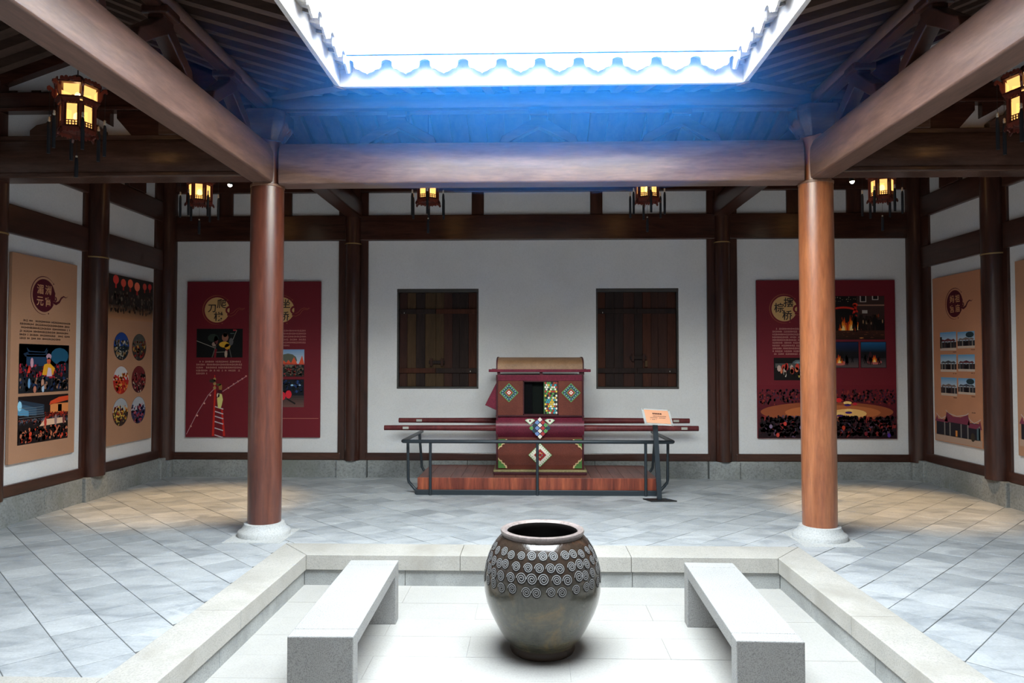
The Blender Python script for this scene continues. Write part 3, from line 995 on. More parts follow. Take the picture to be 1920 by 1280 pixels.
# ================================================================== flat printed artwork
class Art:
    """flat coloured shapes in a panel's own plane: x to the right, z up, stacked towards the viewer (-y)"""

    def __init__(self, depth=0.0, step=0.00022):
        self.p, self.lev, self.d, self.step = [], 0, depth, step

    def up(self):
        self.lev += 1
        return self

    def poly(self, pts, c):
        self.p.append((pts, c, self.lev))
        return self

    def rect(self, x0, z0, x1, z1, c):
        return self.poly([(x0, z0), (x1, z0), (x1, z1), (x0, z1)], c)

    def ell(self, cx, cz, rx, rz, c, n=20):
        return self.poly([(cx + rx * math.cos(2 * PI * k / n), cz + rz * math.sin(2 * PI * k / n)) for k in range(n)], c)

    def line(self, a, b, w, c):
        dx, dz = b[0] - a[0], b[1] - a[1]
        L = math.hypot(dx, dz) or 1
        nx, nz = -dz / L * w / 2, dx / L * w / 2
        return self.poly([(a[0] + nx, a[1] + nz), (a[0] - nx, a[1] - nz), (b[0] - nx, b[1] - nz), (b[0] + nx, b[1] + nz)], c)

    def stroke(self, pts, ws, c):
        for i in range(len(pts) - 1):
            (ax, az), (bx_, bz) = pts[i], pts[i + 1]

            def nrm(j):
                a, b = pts[max(j - 1, 0)], pts[min(j + 1, len(pts) - 1)]
                L = math.hypot(b[0] - a[0], b[1] - a[1]) or 1
                return (-(b[1] - a[1]) / L, (b[0] - a[0]) / L)
            n0, n1 = nrm(i), nrm(i + 1)
            w0, w1 = ws[i] / 2, ws[i + 1] / 2
            self.poly([(ax + n0[0] * w0, az + n0[1] * w0), (ax - n0[0] * w0, az - n0[1] * w0), (bx_ - n1[0] * w1, bz - n1[1] * w1), (bx_ + n1[0] * w1, bz + n1[1] * w1)], c)
        return self

    def grad(self, x0, z0, x1, z1, c0, c1, n=10):
        for k in range(n):
            a, b = z0 + (z1 - z0) * k / n, z0 + (z1 - z0) * (k + 1) / n
            t = (k + .5) / n
            self.rect(x0, a, x1, b, tuple(c0[i] * (1 - t) + c1[i] * t for i in range(3)))
        return self

    def blobs(self, x0, z0, x1, z1, n, cols, r0, r1, tall=1.0, inside=None):
        n, r0, r1 = int(n * 2.3), r0 * .55, r1 * .66
        """irregular small patches, sorted so that lower ones lie in front"""
        it = []
        tries = 0
        while len(it) < n and tries < n * 20:
            tries += 1
            x, z, r = random.uniform(x0, x1), random.uniform(z0, z1), random.uniform(r0, r1)
            if x - r < x0 - 1e-4 or x + r > x1 + 1e-4 or z - r * tall < z0 - 1e-4 or z + r * tall > z1 + 1e-4:
                continue
            if inside and not inside(x, z, r):
                continue
            it.append((z, x, r))
        it.sort(reverse=True)
        per = max(1, len(it) // 6)
        for i, (z, x, r) in enumerate(it):
            if i % per == 0:
                self.up()
            m = random.choice((6, 7, 8))
            ph = random.random() * 6
            self.poly([(x + r * random.uniform(.7, 1) * math.cos(2 * PI * k / m + ph), z + tall * r * random.uniform(.7, 1) * math.sin(2 * PI * k / m + ph)) for k in range(m)], random.choice(cols))
        return self

    def mesh(self, name):
        me = bpy.data.meshes.new(name)
        vs, fs, cs = [], [], []
        for pts, c, lev in self.p:
            n = len(vs)
            y = -(self.d + self.step * lev)
            ar = sum(pts[i][0] * pts[(i + 1) % len(pts)][1] - pts[(i + 1) % len(pts)][0] * pts[i][1] for i in range(len(pts)))
            if ar < 0:
                pts = pts[::-1]
            vs += [(p[0], y, p[1]) for p in pts]
            fs.append(tuple(range(n, n + len(pts))))
            cs.append(c)
        me.from_pydata(vs, [], fs)
        at = me.color_attributes.new('ink', 'FLOAT_COLOR', 'CORNER')
        i = 0
        for f, c in zip(me.polygons, cs):
            for _ in f.loop_indices:
                at.data[i].color = (*c, 1)
                i += 1
        me.materials.append(M['print'])
        return me

    def build(self, name, parent, loc=(0, 0, 0)):
        o = bpy.data.objects.new(name, self.mesh(name))
        o.location = loc
        o.parent = parent
        COL.objects.link(o)
        return o


INK = {}


def glyph(parent, text, x, z, size, colour, d, name='title_character', bold=0.012):
    """one written character centred at x,z"""
    cu = bpy.data.curves.new('glyph', 'FONT')
    cu.body = text
    cu.size = size
    cu.offset = size * bold
    cu.align_x = 'CENTER'
    ob = bpy.data.objects.new('glyph', cu)
    COL.objects.link(ob)
    bpy.context.view_layer.update()
    me = bpy.data.meshes.new_from_object(ob.evaluated_get(bpy.context.evaluated_depsgraph_get()))
    bpy.data.objects.remove(ob)
    bpy.data.curves.remove(cu)
    ys_ = [v.co.y for v in me.vertices] or [0]
    xs_ = [v.co.x for v in me.vertices] or [0]
    my, mx = (min(ys_) + max(ys_)) / 2, (min(xs_) + max(xs_)) / 2
    for v in me.vertices:
        v.co = (x + v.co.x - mx, -d, z + v.co.y - my)
    me.materials.clear()
    key = tuple(round(c, 3) for c in colour)
    if key not in INK:
        INK[key] = plain('ink', colour, 0.6)
    me.materials.append(INK[key])
    me.name = name
    o = bpy.data.objects.new(name, me)
    o.parent = parent
    COL.objects.link(o)
    return o


def emblem(parent, cx, cz, r, disc, ring, scroll, d, chars, ccol, outline=None):
    a = Art(d)
    a.stroke([(cx + r * 1.15 * math.cos(t), cz + r * 1.15 * math.sin(t)) for t in [0.75 + k * (2 * PI - 2.15) / 40 for k in range(41)]], [r * .015 + r * .05 * math.sin(PI * k / 40) for k in range(41)], ring)
    a.ell(cx + r * 1.15 * math.cos(.75), cz + r * 1.15 * math.sin(.75), r * .05, r * .05, ring, 8)
    a.ell(cx + r * .42, cz - r * 1.07, r * .05, r * .05, ring, 8)
    a.ell(cx, cz, r, r, disc, 40)
    # cloud scroll with a waving tail
    sx, sz = cx + r * 1.0, cz - r * .08
    if outline:
        a.up()
        sp = [(sx + r * (.36 - .028 * k) * math.cos(-2.6 + k * .62), sz + r * (.36 - .028 * k) * math.sin(-2.6 + k * .62)) for k in range(-3, 11)]
    a.up()
    sp = [(sx + r * (.33 - .026 * k) * math.cos(1.6 + k * .55), sz + r * (.33 - .026 * k) * math.sin(1.6 + k * .55)) for k in range(0, 12)]
    a.stroke(sp, [r * (.17 - .008 * k) for k in range(12)], scroll)
    tail = [(sx - r * .18, sz - r * .27), (sx + r * .10, sz - r * .33), (sx + r * .38, sz - r * .20), (sx + r * .58, sz + r * .06), (sx + r * .80, sz + r * .18), (sx + r * 1.02, sz + r * .12), (sx + r * 1.22, sz + r * .22)]
    if outline:
        a.stroke(tail, [r * w for w in (.20, .24, .22, .19, .15, .11, .05)], outline)
        a.up()
    a.stroke(tail, [r * w for w in (.14, .18, .15, .12, .09, .05, .01)], scroll)
    o = a.build('emblem', parent)
    for (ch, ex, ez, sc) in chars:
        glyph(parent, ch, cx + ex * r, cz + ez * r, sc * r, ccol, d + .0016)
    return o


def text_block(parent, x0, z1, x1, rows, pitch, h, c, d, first=0.06, last=0.6, name='text_block'):
    a = Art(d)
    for k in range(rows):
        z = z1 - k * pitch
        x = x0 + (first * (x1 - x0) if k == 0 else 0)
        xe = x1 if k < rows - 1 else x0 + last * (x1 - x0)
        while x < xe - h * .5:
            w = h * random.uniform(.45, .85)
            if random.random() < .9:
                zz = h * random.uniform(.0, .15)
                kk = random.random()
                if kk < .5:
                    a.rect(x, z - h + zz, min(x + w, xe), z - h * .62 + zz, c)
                    a.rect(x + w * .2, z - h * .45, min(x + w * .8, xe), z, c)
                else:
                    a.rect(x, z - h + zz, min(x + w * .55, xe), z - zz, c)
                    a.rect(min(x + w * .65, xe), z - h * .8, min(x + w, xe), z - h * .3, c)
            x += w + h * .16
    return a.build(name, parent)


MAROON = rgb(112, 26, 40)
TAN = rgb(180, 136, 108)
DISC = rgb(205, 165, 112)
DK = rgb(30, 20, 24)


def board(label, loc, rz, w, h, col, t=0.03):
    p = thing('exhibition_poster', label, 'poster', loc, rz)
    m = stone('poster_board_' + str(len(bpy.data.materials)), col, 0.05, (0.08, 160.0), 0.6, 0.0)
    build(MB().box(0, w, -t, 0, 0, h), 'printed_board', m, p, local=True, bevel=0.002)
    return p


TB = 0.03
D0 = TB + 0.0006
# ---------------- maroon poster with two titles (behind the left column)
PLX, PLZ, PLW, PLH = -4.62, 0.515, 1.782, 2.05
pl = board('maroon poster with two round gold titles and a red ladder climber', (PLX, YW - .004, PLZ), 0, PLW, PLH, MAROON)
X = lambda u: (u - 350) / 252 * PLW
Z = lambda v: (820.5 - v) / 292.5 * PLH
K = PLW / 252
ringc = rgb(150, 84, 60)
R_ = 23.5 * K
emblem(pl, X(407), Z(581.5), R_, DISC, ringc, MAROON, D0, [('爬', .36, .50, .78), ('刀', -.42, .12, .72), ('梯', .12, -.52, .78)], DK, ringc)
emblem(pl, X(529), Z(581.5), R_, DISC, ringc, MAROON, D0, [('坐', .30, .50, .78), ('刀', -.45, .12, .72), ('桥', .22, -.50, .78)], DK, ringc)
a = Art(D0)
x0, x1, z0, z1 = X(369), X(456), Z(671), Z(617)
W, H = x1 - x0, z1 - z0
a.rect(x0, z0, x1, z1, rgb(12, 16, 20)).up()
fx = lambda t: x0 + t * W
fz = lambda t: z0 + t * H
a.line((fx(0), fz(.58)), (fx(.42), fz(.32)), .008, rgb(150, 150, 140)).line((fx(.72), fz(.35)), (fx(.87), fz(.95)), .008, rgb(130, 130, 120))
a.line((fx(.34), fz(0)), (fx(.42), fz(.4)), .012, rgb(90, 90, 85)).line((fx(.70), fz(.4)), (fx(.76), fz(0)), .012, rgb(80, 80, 80)).line((fx(.4), fz(.18)), (fx(.68), fz(.2)), .01, rgb(110, 110, 100))
a.line((fx(.40), fz(0)), (fx(.42), fz(.3)), .03, rgb(120, 30, 40)).line((fx(.64), fz(0)), (fx(.66), fz(.3)), .03, rgb(120, 30, 40)).up()
a.ell(fx(.36), fz(.68), .075, .055, rgb(40, 56, 50), 9).ell(fx(.42), fz(.60), .03, .06, rgb(110, 60, 62), 8).ell(fx(.38), fz(.46), .03, .03, rgb(150, 130, 120), 8)
a.ell(fx(.62), fz(.70), .045, .06, rgb(140, 95, 80), 9).ell(fx(.62), fz(.79), .03, .03, rgb(80, 60, 55), 8).ell(fx(.75), fz(.55), .03, .05, rgb(90, 90, 95), 8).up()
a.ell(fx(.60), fz(.45), .07, .04, rgb(205, 160, 50), 10).ell(fx(.67), fz(.38), .04, .04, rgb(190, 140, 45), 8).ell(fx(.64), fz(.12), .02, .05, rgb(180, 160, 140), 7)
a.rect(fx(.79), fz(.93), fx(.86), fz(.97), rgb(190, 50, 60)).rect(fx(.73), fz(.82), fx(.82), fz(.85), rgb(70, 90, 85))
a.build('printed_photo', pl)
text_block(pl, X(369), Z(677), X(455), 5, 5.5 * K, 3.6 * K, rgb(176, 128, 120), D0, .07, .25)
a = Art(D0)
lw = .010
pts = [(X(352), Z(815)), (X(372), Z(775)), (X(392), Z(742)), (X(405), Z(728))]
a.stroke(pts, [.008] * 4, rgb(190, 150, 160)).line((X(419), Z(735)), (X(464), Z(706)), .009, rgb(195, 150, 160))
for q in ((360, 800), (372, 780), (385, 757), (396, 742)):
    a.ell(X(q[0]), Z(q[1]), .013, .013, rgb(230, 170, 160), 6)
for q in ((430, 728), (440, 721), (448, 716), (456, 711), (463, 706)):
    a.ell(X(q[0]), Z(q[1]), .013, .013, rgb(230, 160, 150), 6)
a.stroke([(X(402), Z(818)), (X(405), Z(735)), (X(404), Z(704))], [.030, .022, .01], rgb(200, 44, 36)).stroke([(X(423), Z(818)), (X(418), Z(766))], [.030, .022], rgb(200, 44, 36)).up()
for v in (764, 773, 782, 792, 804, 817):
    a.line((X(405), Z(v - 1)), (X(421), Z(v + 4)), .014, rgb(205, 190, 200))
for v in (712, 720, 728):
    a.ell(X(404), Z(v), .02, .024, rgb(170, 140, 90), 7)
a.ell(X(400), Z(715), .045, .025, rgb(60, 50, 44), 8).up()
a.ell(X(415), Z(727), .024, .045, rgb(150, 110, 60), 8).ell(X(412), Z(722), .035, .018, rgb(80, 80, 50), 7).ell(X(414), Z(735), .035, .025, rgb(70, 25, 40), 8).up()
a.poly([(X(409), Z(748)), (X(412), Z(738)), (X(418), Z(740)), (X(420), Z(750)), (X(418), Z(760)), (X(416), Z(766)), (X(411), Z(766)), (X(410), Z(758))], rgb(226, 220, 140)).ell(X(411), Z(742), .02, .03, rgb(230, 220, 200), 7)
a.build('climber_picture', pl)
text_block(pl, X(497), Z(619), X(576), 6, 5.5 * K, 3.4 * K, rgb(170, 112, 108), D0, .07, .62)
a = Art(D0)
x0, x1, z0, z1 = X(492), X(572), Z(707), Z(656)
W, H = x1 - x0, z1 - z0
a.grad(x0, z0 + .45 * H, x1, z1, rgb(205, 214, 224), rgb(120, 160, 205), 8).rect(x0, z0, x1, z0 + .47 * H, rgb(36, 38, 38)).up()
a.ell(fx(.62), fz(.60), .12, .09, rgb(96, 100, 90), 12).up()
for (c, hh) in ((.30, .58), (.42, .62), (.52, .60), (.63, .62), (.76, .72), (.95, .78)):
    a.poly([(fx(c - .08), fz(.46)), (fx(min(c + .08, 1)), fz(.46)), (fx(c), fz(hh))], rgb(228, 92, 62))
a.rect(x0, z0 + .44 * H, x1, z0 + .47 * H, rgb(200, 80, 80))
a.blobs(x0, z0, x1, z0 + .46 * H, 90, [rgb(24, 26, 26), rgb(52, 54, 52), rgb(120, 100, 88), rgb(150, 50, 50), rgb(88, 84, 80)], .012, .03)
a.build('printed_photo', pl)
a = Art(D0)
x0, x1, z0, z1 = X(492), X(572), Z(764), Z(712)
W, H = x1 - x0, z1 - z0
a.rect(x0, z0 + .42 * H, x1, z1, rgb(16, 22, 34)).grad(x0, z0, x1, z0 + .42 * H, rgb(110, 78, 74), rgb(48, 44, 46), 5)
a.blobs(x0, z0 + .5 * H, x1, z1, 60, [rgb(22, 34, 66), rgb(40, 66, 120), rgb(14, 16, 20), rgb(30, 34, 36)], .012, .035)
a.up().ell(fx(.72), fz(.79), .02, .012, rgb(150, 200, 240), 7).ell(fx(.9), fz(.79), .016, .009, rgb(170, 200, 230), 7).up()
for (cx, cz) in ((.08, .28), (.24, .34), (.40, .34), (.50, .40), (.64, .46), (.16, .20)):
    a.ell(fx(cx), fz(cz), .042, .055, rgb(214, 40, 60), 9)
a.ell(fx(.34), fz(.62), .035, .06, rgb(206, 170, 160), 8).ell(fx(.42), fz(.48), .03, .05, rgb(225, 205, 190), 8).line((fx(.6), fz(.3)), (fx(.8), fz(.12)), .02, rgb(30, 26, 28))
a.build('printed_photo', pl)
a = Art(D0)
for k in range(52):
    a.rect(X(497) + k * 1.98 * K, Z(785.6), X(497) + k * 1.98 * K + 1.1 * K, Z(784.4), rgb(190, 120, 110))
a.build('dotted_line', pl)

# ---------------- maroon poster with crowd (behind the right column)
PRX, PRZ, PRW, PRH = 2.848, 0.52, 1.768, 2.04
pr = board('maroon poster with one round gold title and a night crowd around a lit ring', (PRX, YW - .004, PRZ), 0, PRW, PRH, MAROON)
K = PRW / 262
X = lambda u: (u - 1418.5) / 262 * PRW
Z = lambda v: (821.5 - v) / 296 * PRH
emblem(pr, X(1471), Z(579), 24.2 * K, DISC, ringc, MAROON, D0, [('摆', .33, .50, .80), ('棕', -.42, .08, .80), ('桥', .22, -.52, .80)], DK, ringc)
text_block(pr, X(1448), Z(615), X(1545), 10, 5.35 * K, 3.4 * K, rgb(180, 128, 122), D0, .07, .75)


def night(x0, z0, x1, z1, seed, fire, blue=False, extra=None):
    global W, H
    random.seed(seed)
    a = Art(D0)
    W, H = x1 - x0, z1 - z0
    F = lambda t: x0 + t * W
    G = lambda t: z0 + t * H
    a.rect(x0, z0, x1, z1, rgb(20, 16, 18)).up()
    if blue:
        a.grad(x0 + .02 * W, G(.68), x1 - .02 * W, G(.98), rgb(14, 20, 30), rgb(26, 90, 140), 6)
        a.grad(x0 + .02 * W, G(.03), x1 - .02 * W, G(.34), rgb(66, 58, 60), rgb(36, 34, 38), 4)
    a.up()
    for (cx, cz, r, c) in fire:
        for k, q in enumerate((1.0, .66, .36)):
            cc = tuple(min(1, c[i] * (.5, 1.0, 1.5)[k]) for i in range(3))
            a.ell(F(cx), G(cz), r * W * q, r * W * q * .85, cc, 10)
            a.up()
    if extra:
        extra(a, F, G, W, H)
    return a


def flame(a, u, v, w, h, n=9):
    """licking flame shape: outer red, orange, bright core"""
    for q, c in ((1.0, rgb(190, 60, 16)), (.68, rgb(246, 140, 30)), (.36, rgb(255, 222, 150))):
        pts = []
        for k in range(n):
            t = k / (n - 1)
            x = -w * q * .5 + w * q * t
            top = h * q * math.sin(PI * t) ** .7 * (1.0 if k % 2 else .62) + .06 * h
            pts.append((X(u) + x * K, Z(v) + top * K))
        a.poly([(X(u) - w * q * .5 * K, Z(v))] + pts + [(X(u) + w * q * .5 * K, Z(v))], c)
        a.up()


def person_shape(a, u, v, h, c):
    """small dark standing figure with feet at v"""
    x, z, k = X(u), Z(v), K * h
    a.poly([(x - .16 * k, z), (x - .05 * k, z + .02 * k), (x, z + .40 * k), (x + .07 * k, z), (x + .18 * k, z), (x + .13 * k, z + .48 * k), (x + .22 * k, z + .62 * k), (x + .12 * k, z + .84 * k), (x - .12 * k, z + .84 * k), (x - .20 * k, z + .58 * k), (x - .12 * k, z + .46 * k)], c)
    a.ell(x, z + .93 * k, .09 * k, .09 * k, c, 8)


def fire_photo():
    random.seed(3)
    a = Art(D0)
    u0, u1, v0, v1 = 1500, 1660, 637, 555.5
    a.rect(X(u0), Z(v0), X(u1), Z(v1), rgb(20, 15, 17)).up()
    a.rect(X(1608), Z(600), X(1660), Z(556), rgb(60, 42, 40)).grad(X(u0), Z(v0), X(u1), Z(620), rgb(40, 24, 20), rgb(70, 38, 28), 4).up()
    a.rect(X(1610), Z(574), X(1660), Z(571.5), rgb(150, 112, 96)).rect(X(1618), Z(588), X(1628), Z(582), rgb(176, 170, 164))
    for (p, q, r) in ((1614, 1626, 567), (1637, 1649, 563)):
        a.rect(X(p), Z(r), X(q), Z(555.5), rgb(184, 172, 164))
    a.up()
    for (p, q, r) in ((1616, 1624.5, 565.5), (1639, 1647.5, 561.5)):
        a.rect(X(p), Z(r), X(q), Z(555.5), rgb(24, 18, 22))
    for k in range(40):
        a.ell(X(random.uniform(1503, 1606)), Z(random.uniform(557, 566)), .004, .004, rgb(190, 176, 140), 5)
    a.up()
    arc_ = [(X(1583 - 26 * math.cos(t)), Z(586 - 9 * math.sin(t))) for t in [k * PI / 14 for k in range(15)]]
    a.stroke(arc_, [3.6 * K] * 15, rgb(206, 50, 36))
    a.stroke([(X(1603), Z(571)), (X(1606), Z(578)), (X(1602), Z(588)), (X(1608), Z(594))], [6 * K, 4.5 * K, 5 * K, 3 * K], rgb(216, 46, 36))
    a.ell(X(1605), Z(572), 5 * K, 3.5 * K, rgb(230, 64, 44), 9).up()
    for (u, v, w, h) in ((1540, 622, 16, 18), (1558, 621, 14, 20), (1582, 620, 18, 26), (1597, 620, 16, 30), (1610, 619, 12, 20)):
        flame(a, u, v, w, h)
    for k in range(15):
        u = random.choice((1575, 1588, 1604, 1612)) + random.uniform(-3, 3) if k < 5 else random.uniform(1614, 1658)
        person_shape(a, u, random.uniform(616, 623), random.uniform(22, 31), random.choice([rgb(20, 14, 15), rgb(30, 19, 18), rgb(44, 28, 24)]))
        if k % 3 == 0:
            a.up()
    for k in range(9):
        a.ell(X(random.uniform(1616, 1658)), Z(random.uniform(592, 608)), 1.2 * K, 4 * K, random.choice([rgb(176, 140, 104), rgb(130, 96, 70), rgb(150, 60, 40)]), 7)
    a.up()
    for k in range(30):
        a.ell(X(random.uniform(1503, 1657)), Z(random.uniform(623, 635)), random.uniform(1, 4) * K, .7 * K, random.choice([rgb(96, 54, 38), rgb(30, 20, 18), rgb(120, 66, 40)]), 7)
    a.ell(X(1616), Z(634), 4 * K, 1.2 * K, rgb(226, 140, 70), 8)
    a.build('printed_photo', pr)


fire_photo()
for (u0, u1, fu, fv, fw, fh, sd) in ((1552, 1610.5, 1574, 681, 15, 17, 5), (1614, 1662.5, 1640, 679, 12, 14, 6)):
    random.seed(sd)
    a = Art(D0)
    a.rect(X(u0), Z(690), X(u1), Z(641), rgb(20, 20, 26)).up()
    a.grad(X(u0 + 1), Z(660), X(u1 - 1), Z(642), rgb(16, 22, 32), rgb(30, 96, 146) if sd == 6 else rgb(24, 44, 84), 7)
    a.grad(X(u0 + 1), Z(689), X(u1 - 1), Z(672), rgb(92, 80, 82), rgb(44, 40, 46), 5).up()
    a.ell(X(fu), Z(fv), 14 * K, 4.5 * K, rgb(196, 104, 100), 14).up()
    flame(a, fu, fv, fw, fh)
    for k in range(7):
        person_shape(a, random.uniform(u0 + 6, u1 - 6), random.uniform(676, 686), random.uniform(12, 19), random.choice([rgb(16, 13, 17), rgb(62, 28, 36), rgb(26, 20, 26)]))
    a.build('printed_photo', pr)


def drummers(a, F, G, W, H):
    a.rect(F(.03), G(.55), F(.97), G(.75), rgb(84, 84, 84)).up()
    for k in range(26):
        a.ell(F(random.uniform(.08, .95)), G(random.uniform(.35, .62)), random.uniform(.016, .03), random.uniform(.03, .055), random.choice([rgb(214, 66, 52), rgb(196, 170, 160), rgb(30, 22, 26), rgb(226, 120, 84), rgb(150, 40, 50)]), 7)
        if k % 6 == 0:
            a.up()
    for k in range(14):
        a.ell(F(random.uniform(.15, .9)), G(random.uniform(.15, .34)), .012, .03, random.choice([rgb(20, 18, 18), rgb(200, 170, 90), rgb(180, 170, 160)]), 6)


night(X(1450), Z(713), X(1540), Z(671), 8, [(.5, .7, .12, rgb(120, 140, 150))], False, drummers).build('printed_photo', pr)
random.seed(11)
a = Art(D0)
crowd_top = Z(722)
a.grad(0.004, .004, PRW - .004, crowd_top, rgb(26, 14, 22), MAROON, 14).up()
a.ell(X(1549), Z(772), 1.0 * 125 * K, 19 * K, rgb(150, 78, 48), 40).up().ell(X(1560), Z(773), 90 * K, 14 * K, rgb(186, 106, 62), 36).up().ell(X(1590), Z(775), 34 * K, 9 * K, rgb(244, 190, 116), 20)
back = [rgb(34, 18, 28), rgb(52, 24, 34), rgb(44, 20, 30), rgb(96, 32, 40), rgb(64, 36, 60), rgb(140, 50, 44)]
a.blobs(.01, Z(760), PRW - .01, Z(728), 260, back, .012, .028, 1.3, lambda x, z, r: abs(z - Z(757)) > 0 and (z > Z(754) or abs(x - X(1549)) > 1.0 * (105 + (754 - (821.5 - z / PRH * 296)) * 3) * K))
a.up()
for q in ((1588, 755), (1590, 769), (1574, 775)):
    a.ell(X(q[0]), Z(q[1]), .055, .022, rgb(250, 205, 130), 10)
    a.ell(X(q[0]), Z(q[1] + 4), .045, .016, rgb(66, 34, 120), 9)
a.ell(X(1572), Z(750), .04, .03, rgb(220, 40, 46), 8).ell(X(1602), Z(757), .03, .02, rgb(200, 40, 60), 8)
front = [rgb(20, 12, 18), rgb(30, 18, 26), rgb(24, 16, 20), rgb(38, 22, 32), rgb(130, 40, 40), rgb(90, 66, 90), rgb(58, 30, 40)]
a.blobs(.006, .006, PRW - .006, Z(777), 360, front, .022, .048, 1.3)
a.up()
for q, c in (((1456, 815), rgb(200, 70, 60)), ((1470, 794), rgb(200, 60, 55)), ((1665, 815), rgb(84, 50, 150)), ((1622, 812), rgb(120, 30, 44)), ((1443, 799), rgb(130, 110, 140)), ((1500, 801), rgb(120, 110, 150)), ((1580, 801), rgb(190, 60, 40))):
    a.ell(X(q[0]), Z(q[1]), .022, .028, c, 8)
a.build('printed_photo', pr)


# ---------------- tan posters on the side walls
def temple_photo(a, x0, z0, x1, z1, kind):
    W, H = x1 - x0, z1 - z0
    F = lambda t: x0 + t * W
    G = lambda t: z0 + t * H
    a.grad(x0, G(.45), x1, z1, rgb(190, 205, 215), rgb(96, 152, 196), 6)
    a.rect(x0, z0, x1, G(.46), rgb(44, 44, 50))
    a.up()
    a.rect(x0, z0, x1, G(.14), rgb(196, 176, 160))
    a.poly([(F(.02), G(.50)), (F(.98), G(.50)), (F(.86), G(.62)), (F(.70), G(.58)), (F(.5), G(.66)), (F(.3), G(.58)), (F(.14), G(.62))], (rgb(96, 44, 52), rgb(120, 104, 100), rgb(70, 74, 84))[kind % 3])
    if kind in (1, 5):
        a.ell(F(.72), G(.80), .24 * W, .18 * H, rgb(36, 58, 66), 10)
    if kind == 0:
        a.rect(x0, G(.12), F(.12), G(.75), rgb(26, 30, 30))
    a.up()
    for k in range(5):
        a.rect(F(.08 + k * .19), G(.14), F(.13 + k * .19), G(.5), (rgb(120, 112, 108), rgb(84, 60, 58), rgb(150, 140, 132))[(k + kind) % 3])
    a.up().rect(F(.40), G(.14), F(.60), G(.40), rgb(24, 18, 22))


ME = rgb(78, 18, 34)

# near left poster: origin at its lower left corner seen from the room
o_y, o_z = 6.457, 0.555
p1 = board('tan poster with a maroon round title above two festival photos, nearest on the left wall', (-XW + .01, o_y, o_z), PI / 2, 0.945, 1.97, TAN)
emblem(p1, .438, 1.603, .163, ME, ME, ME, D0, [('湄', -.36, .36, .62), ('洲', .36, .36, .62), ('元', -.36, -.36, .62), ('宵', .36, -.36, .62)], rgb(200, 150, 110), TAN)
text_block(p1, .113, 1.355, .845, 6, .034, .021, rgb(52, 36, 32), D0, .06, .8)
random.seed(21)
a = Art(D0)
x0, x1, z0, z1 = .108, .833, .649, 1.12
W, H = x1 - x0, z1 - z0
fx = lambda t: x0 + t * W
fz = lambda t: z0 + t * H
a.rect(x0, z0, x1, z1, rgb(22, 26, 34)).grad(x0, fz(.55), x1, z1, rgb(60, 90, 120), rgb(196, 206, 222), 6).up()
a.ell(fx(.80), fz(.76), .19 * W, .15 * H * 1.2, rgb(28, 84, 116), 12).ell(fx(.86), fz(.50), .14 * W, .16 * H, rgb(14, 34, 46), 10)
a.poly([(fx(.08), fz(.80)), (fx(.16), fz(.84)), (fx(.50), fz(.83)), (fx(.56), fz(.90)), (fx(.52), fz(.74)), (fx(.12), fz(.74))], rgb(26, 48, 72)).poly([(fx(.14), fz(.93)), (fx(.20), fz(.86)), (fx(.48), fz(.85)), (fx(.54), fz(.94)), (fx(.50), fz(.80)), (fx(.18), fz(.80))], rgb(30, 56, 84))
a.rect(fx(.14), fz(.55), fx(.54), fz(.78), rgb(30, 60, 92)).up()
a.blobs(x0, fz(.30), fx(.95), fz(.62), 60, [rgb(150, 30, 40), rgb(180, 40, 60), rgb(40, 26, 34), rgb(30, 44, 70)], .015, .03, 1.3)
a.up().poly([(fx(.44), fz(.36)), (fx(.48), fz(.58)), (fx(.58), fz(.62)), (fx(.66), fz(.54)), (fx(.70), fz(.50)), (fx(.66), fz(.36))], rgb(232, 164, 40)).poly([(fx(.15), fz(.40)), (fx(.19), fz(.58)), (fx(.21), fz(.42))], rgb(220, 60, 40)).up()
a.poly([(fx(.53), fz(.33)), (fx(.56), fz(.52)), (fx(.62), fz(.50)), (fx(.64), fz(.33))], rgb(214, 190, 210)).ell(fx(.57), fz(.66), .03, .035, rgb(206, 90, 60), 8).ell(fx(.57), fz(.75), .04, .03, rgb(190, 150, 170), 8).ell(fx(.24), fz(.62), .022, .05, rgb(210, 160, 180), 8)
a.rect(fx(.53), fz(.29), fx(.70), fz(.33), rgb(170, 30, 50))
a.blobs(x0, z0, x1, fz(.34), 70, [rgb(16, 18, 22), rgb(24, 26, 32), rgb(38, 42, 50), rgb(30, 50, 90), rgb(150, 110, 90)], .02, .045, 1.3)
a.up().ell(fx(.45), fz(.20), .022, .04, rgb(190, 140, 120), 8).ell(fx(.19), fz(.20), .018, .05, rgb(110, 160, 210), 8).ell(fx(.46), fz(.08), .02, .04, rgb(180, 200, 225), 7).ell(fx(.30), fz(.07), .022, .035, rgb(190, 120, 100), 8)
a.build('printed_photo', p1)
a = Art(D0)
z0, z1 = .163, .620
H = z1 - z0
a.rect(x0, z0, x1, z1, rgb(24, 16, 18)).up()
for k, q in enumerate((1, .7, .4)):
    a.poly([(fx(0), fz(.62)), (fx(.5 * q), fz(.58)), (fx(.5 * q), fz(.60 + .2 * q)), (fx(0), fz(.70 + .24 * q))], (rgb(40, 56, 74), rgb(56, 86, 112), rgb(84, 150, 190))[k])
    a.up()
for k in range(6):
    a.rect(fx(.02), fz(.50 + k * .05), fx(.52 - .01 * k), fz(.508 + k * .05), rgb(120, 130, 136))
a.ell(fx(.03), fz(.80), .03, .05, rgb(160, 220, 250), 8)
a.poly([(fx(.60), fz(.78)), (fx(1), fz(.86)), (fx(1), fz(.96)), (fx(.80), fz(.94)), (fx(.62), fz(.86))], rgb(224, 78, 40)).rect(fx(.62), fz(.60), fx(1), fz(.80), rgb(226, 140, 80)).rect(fx(.78), fz(.62), fx(.86), fz(.78), rgb(200, 196, 180))
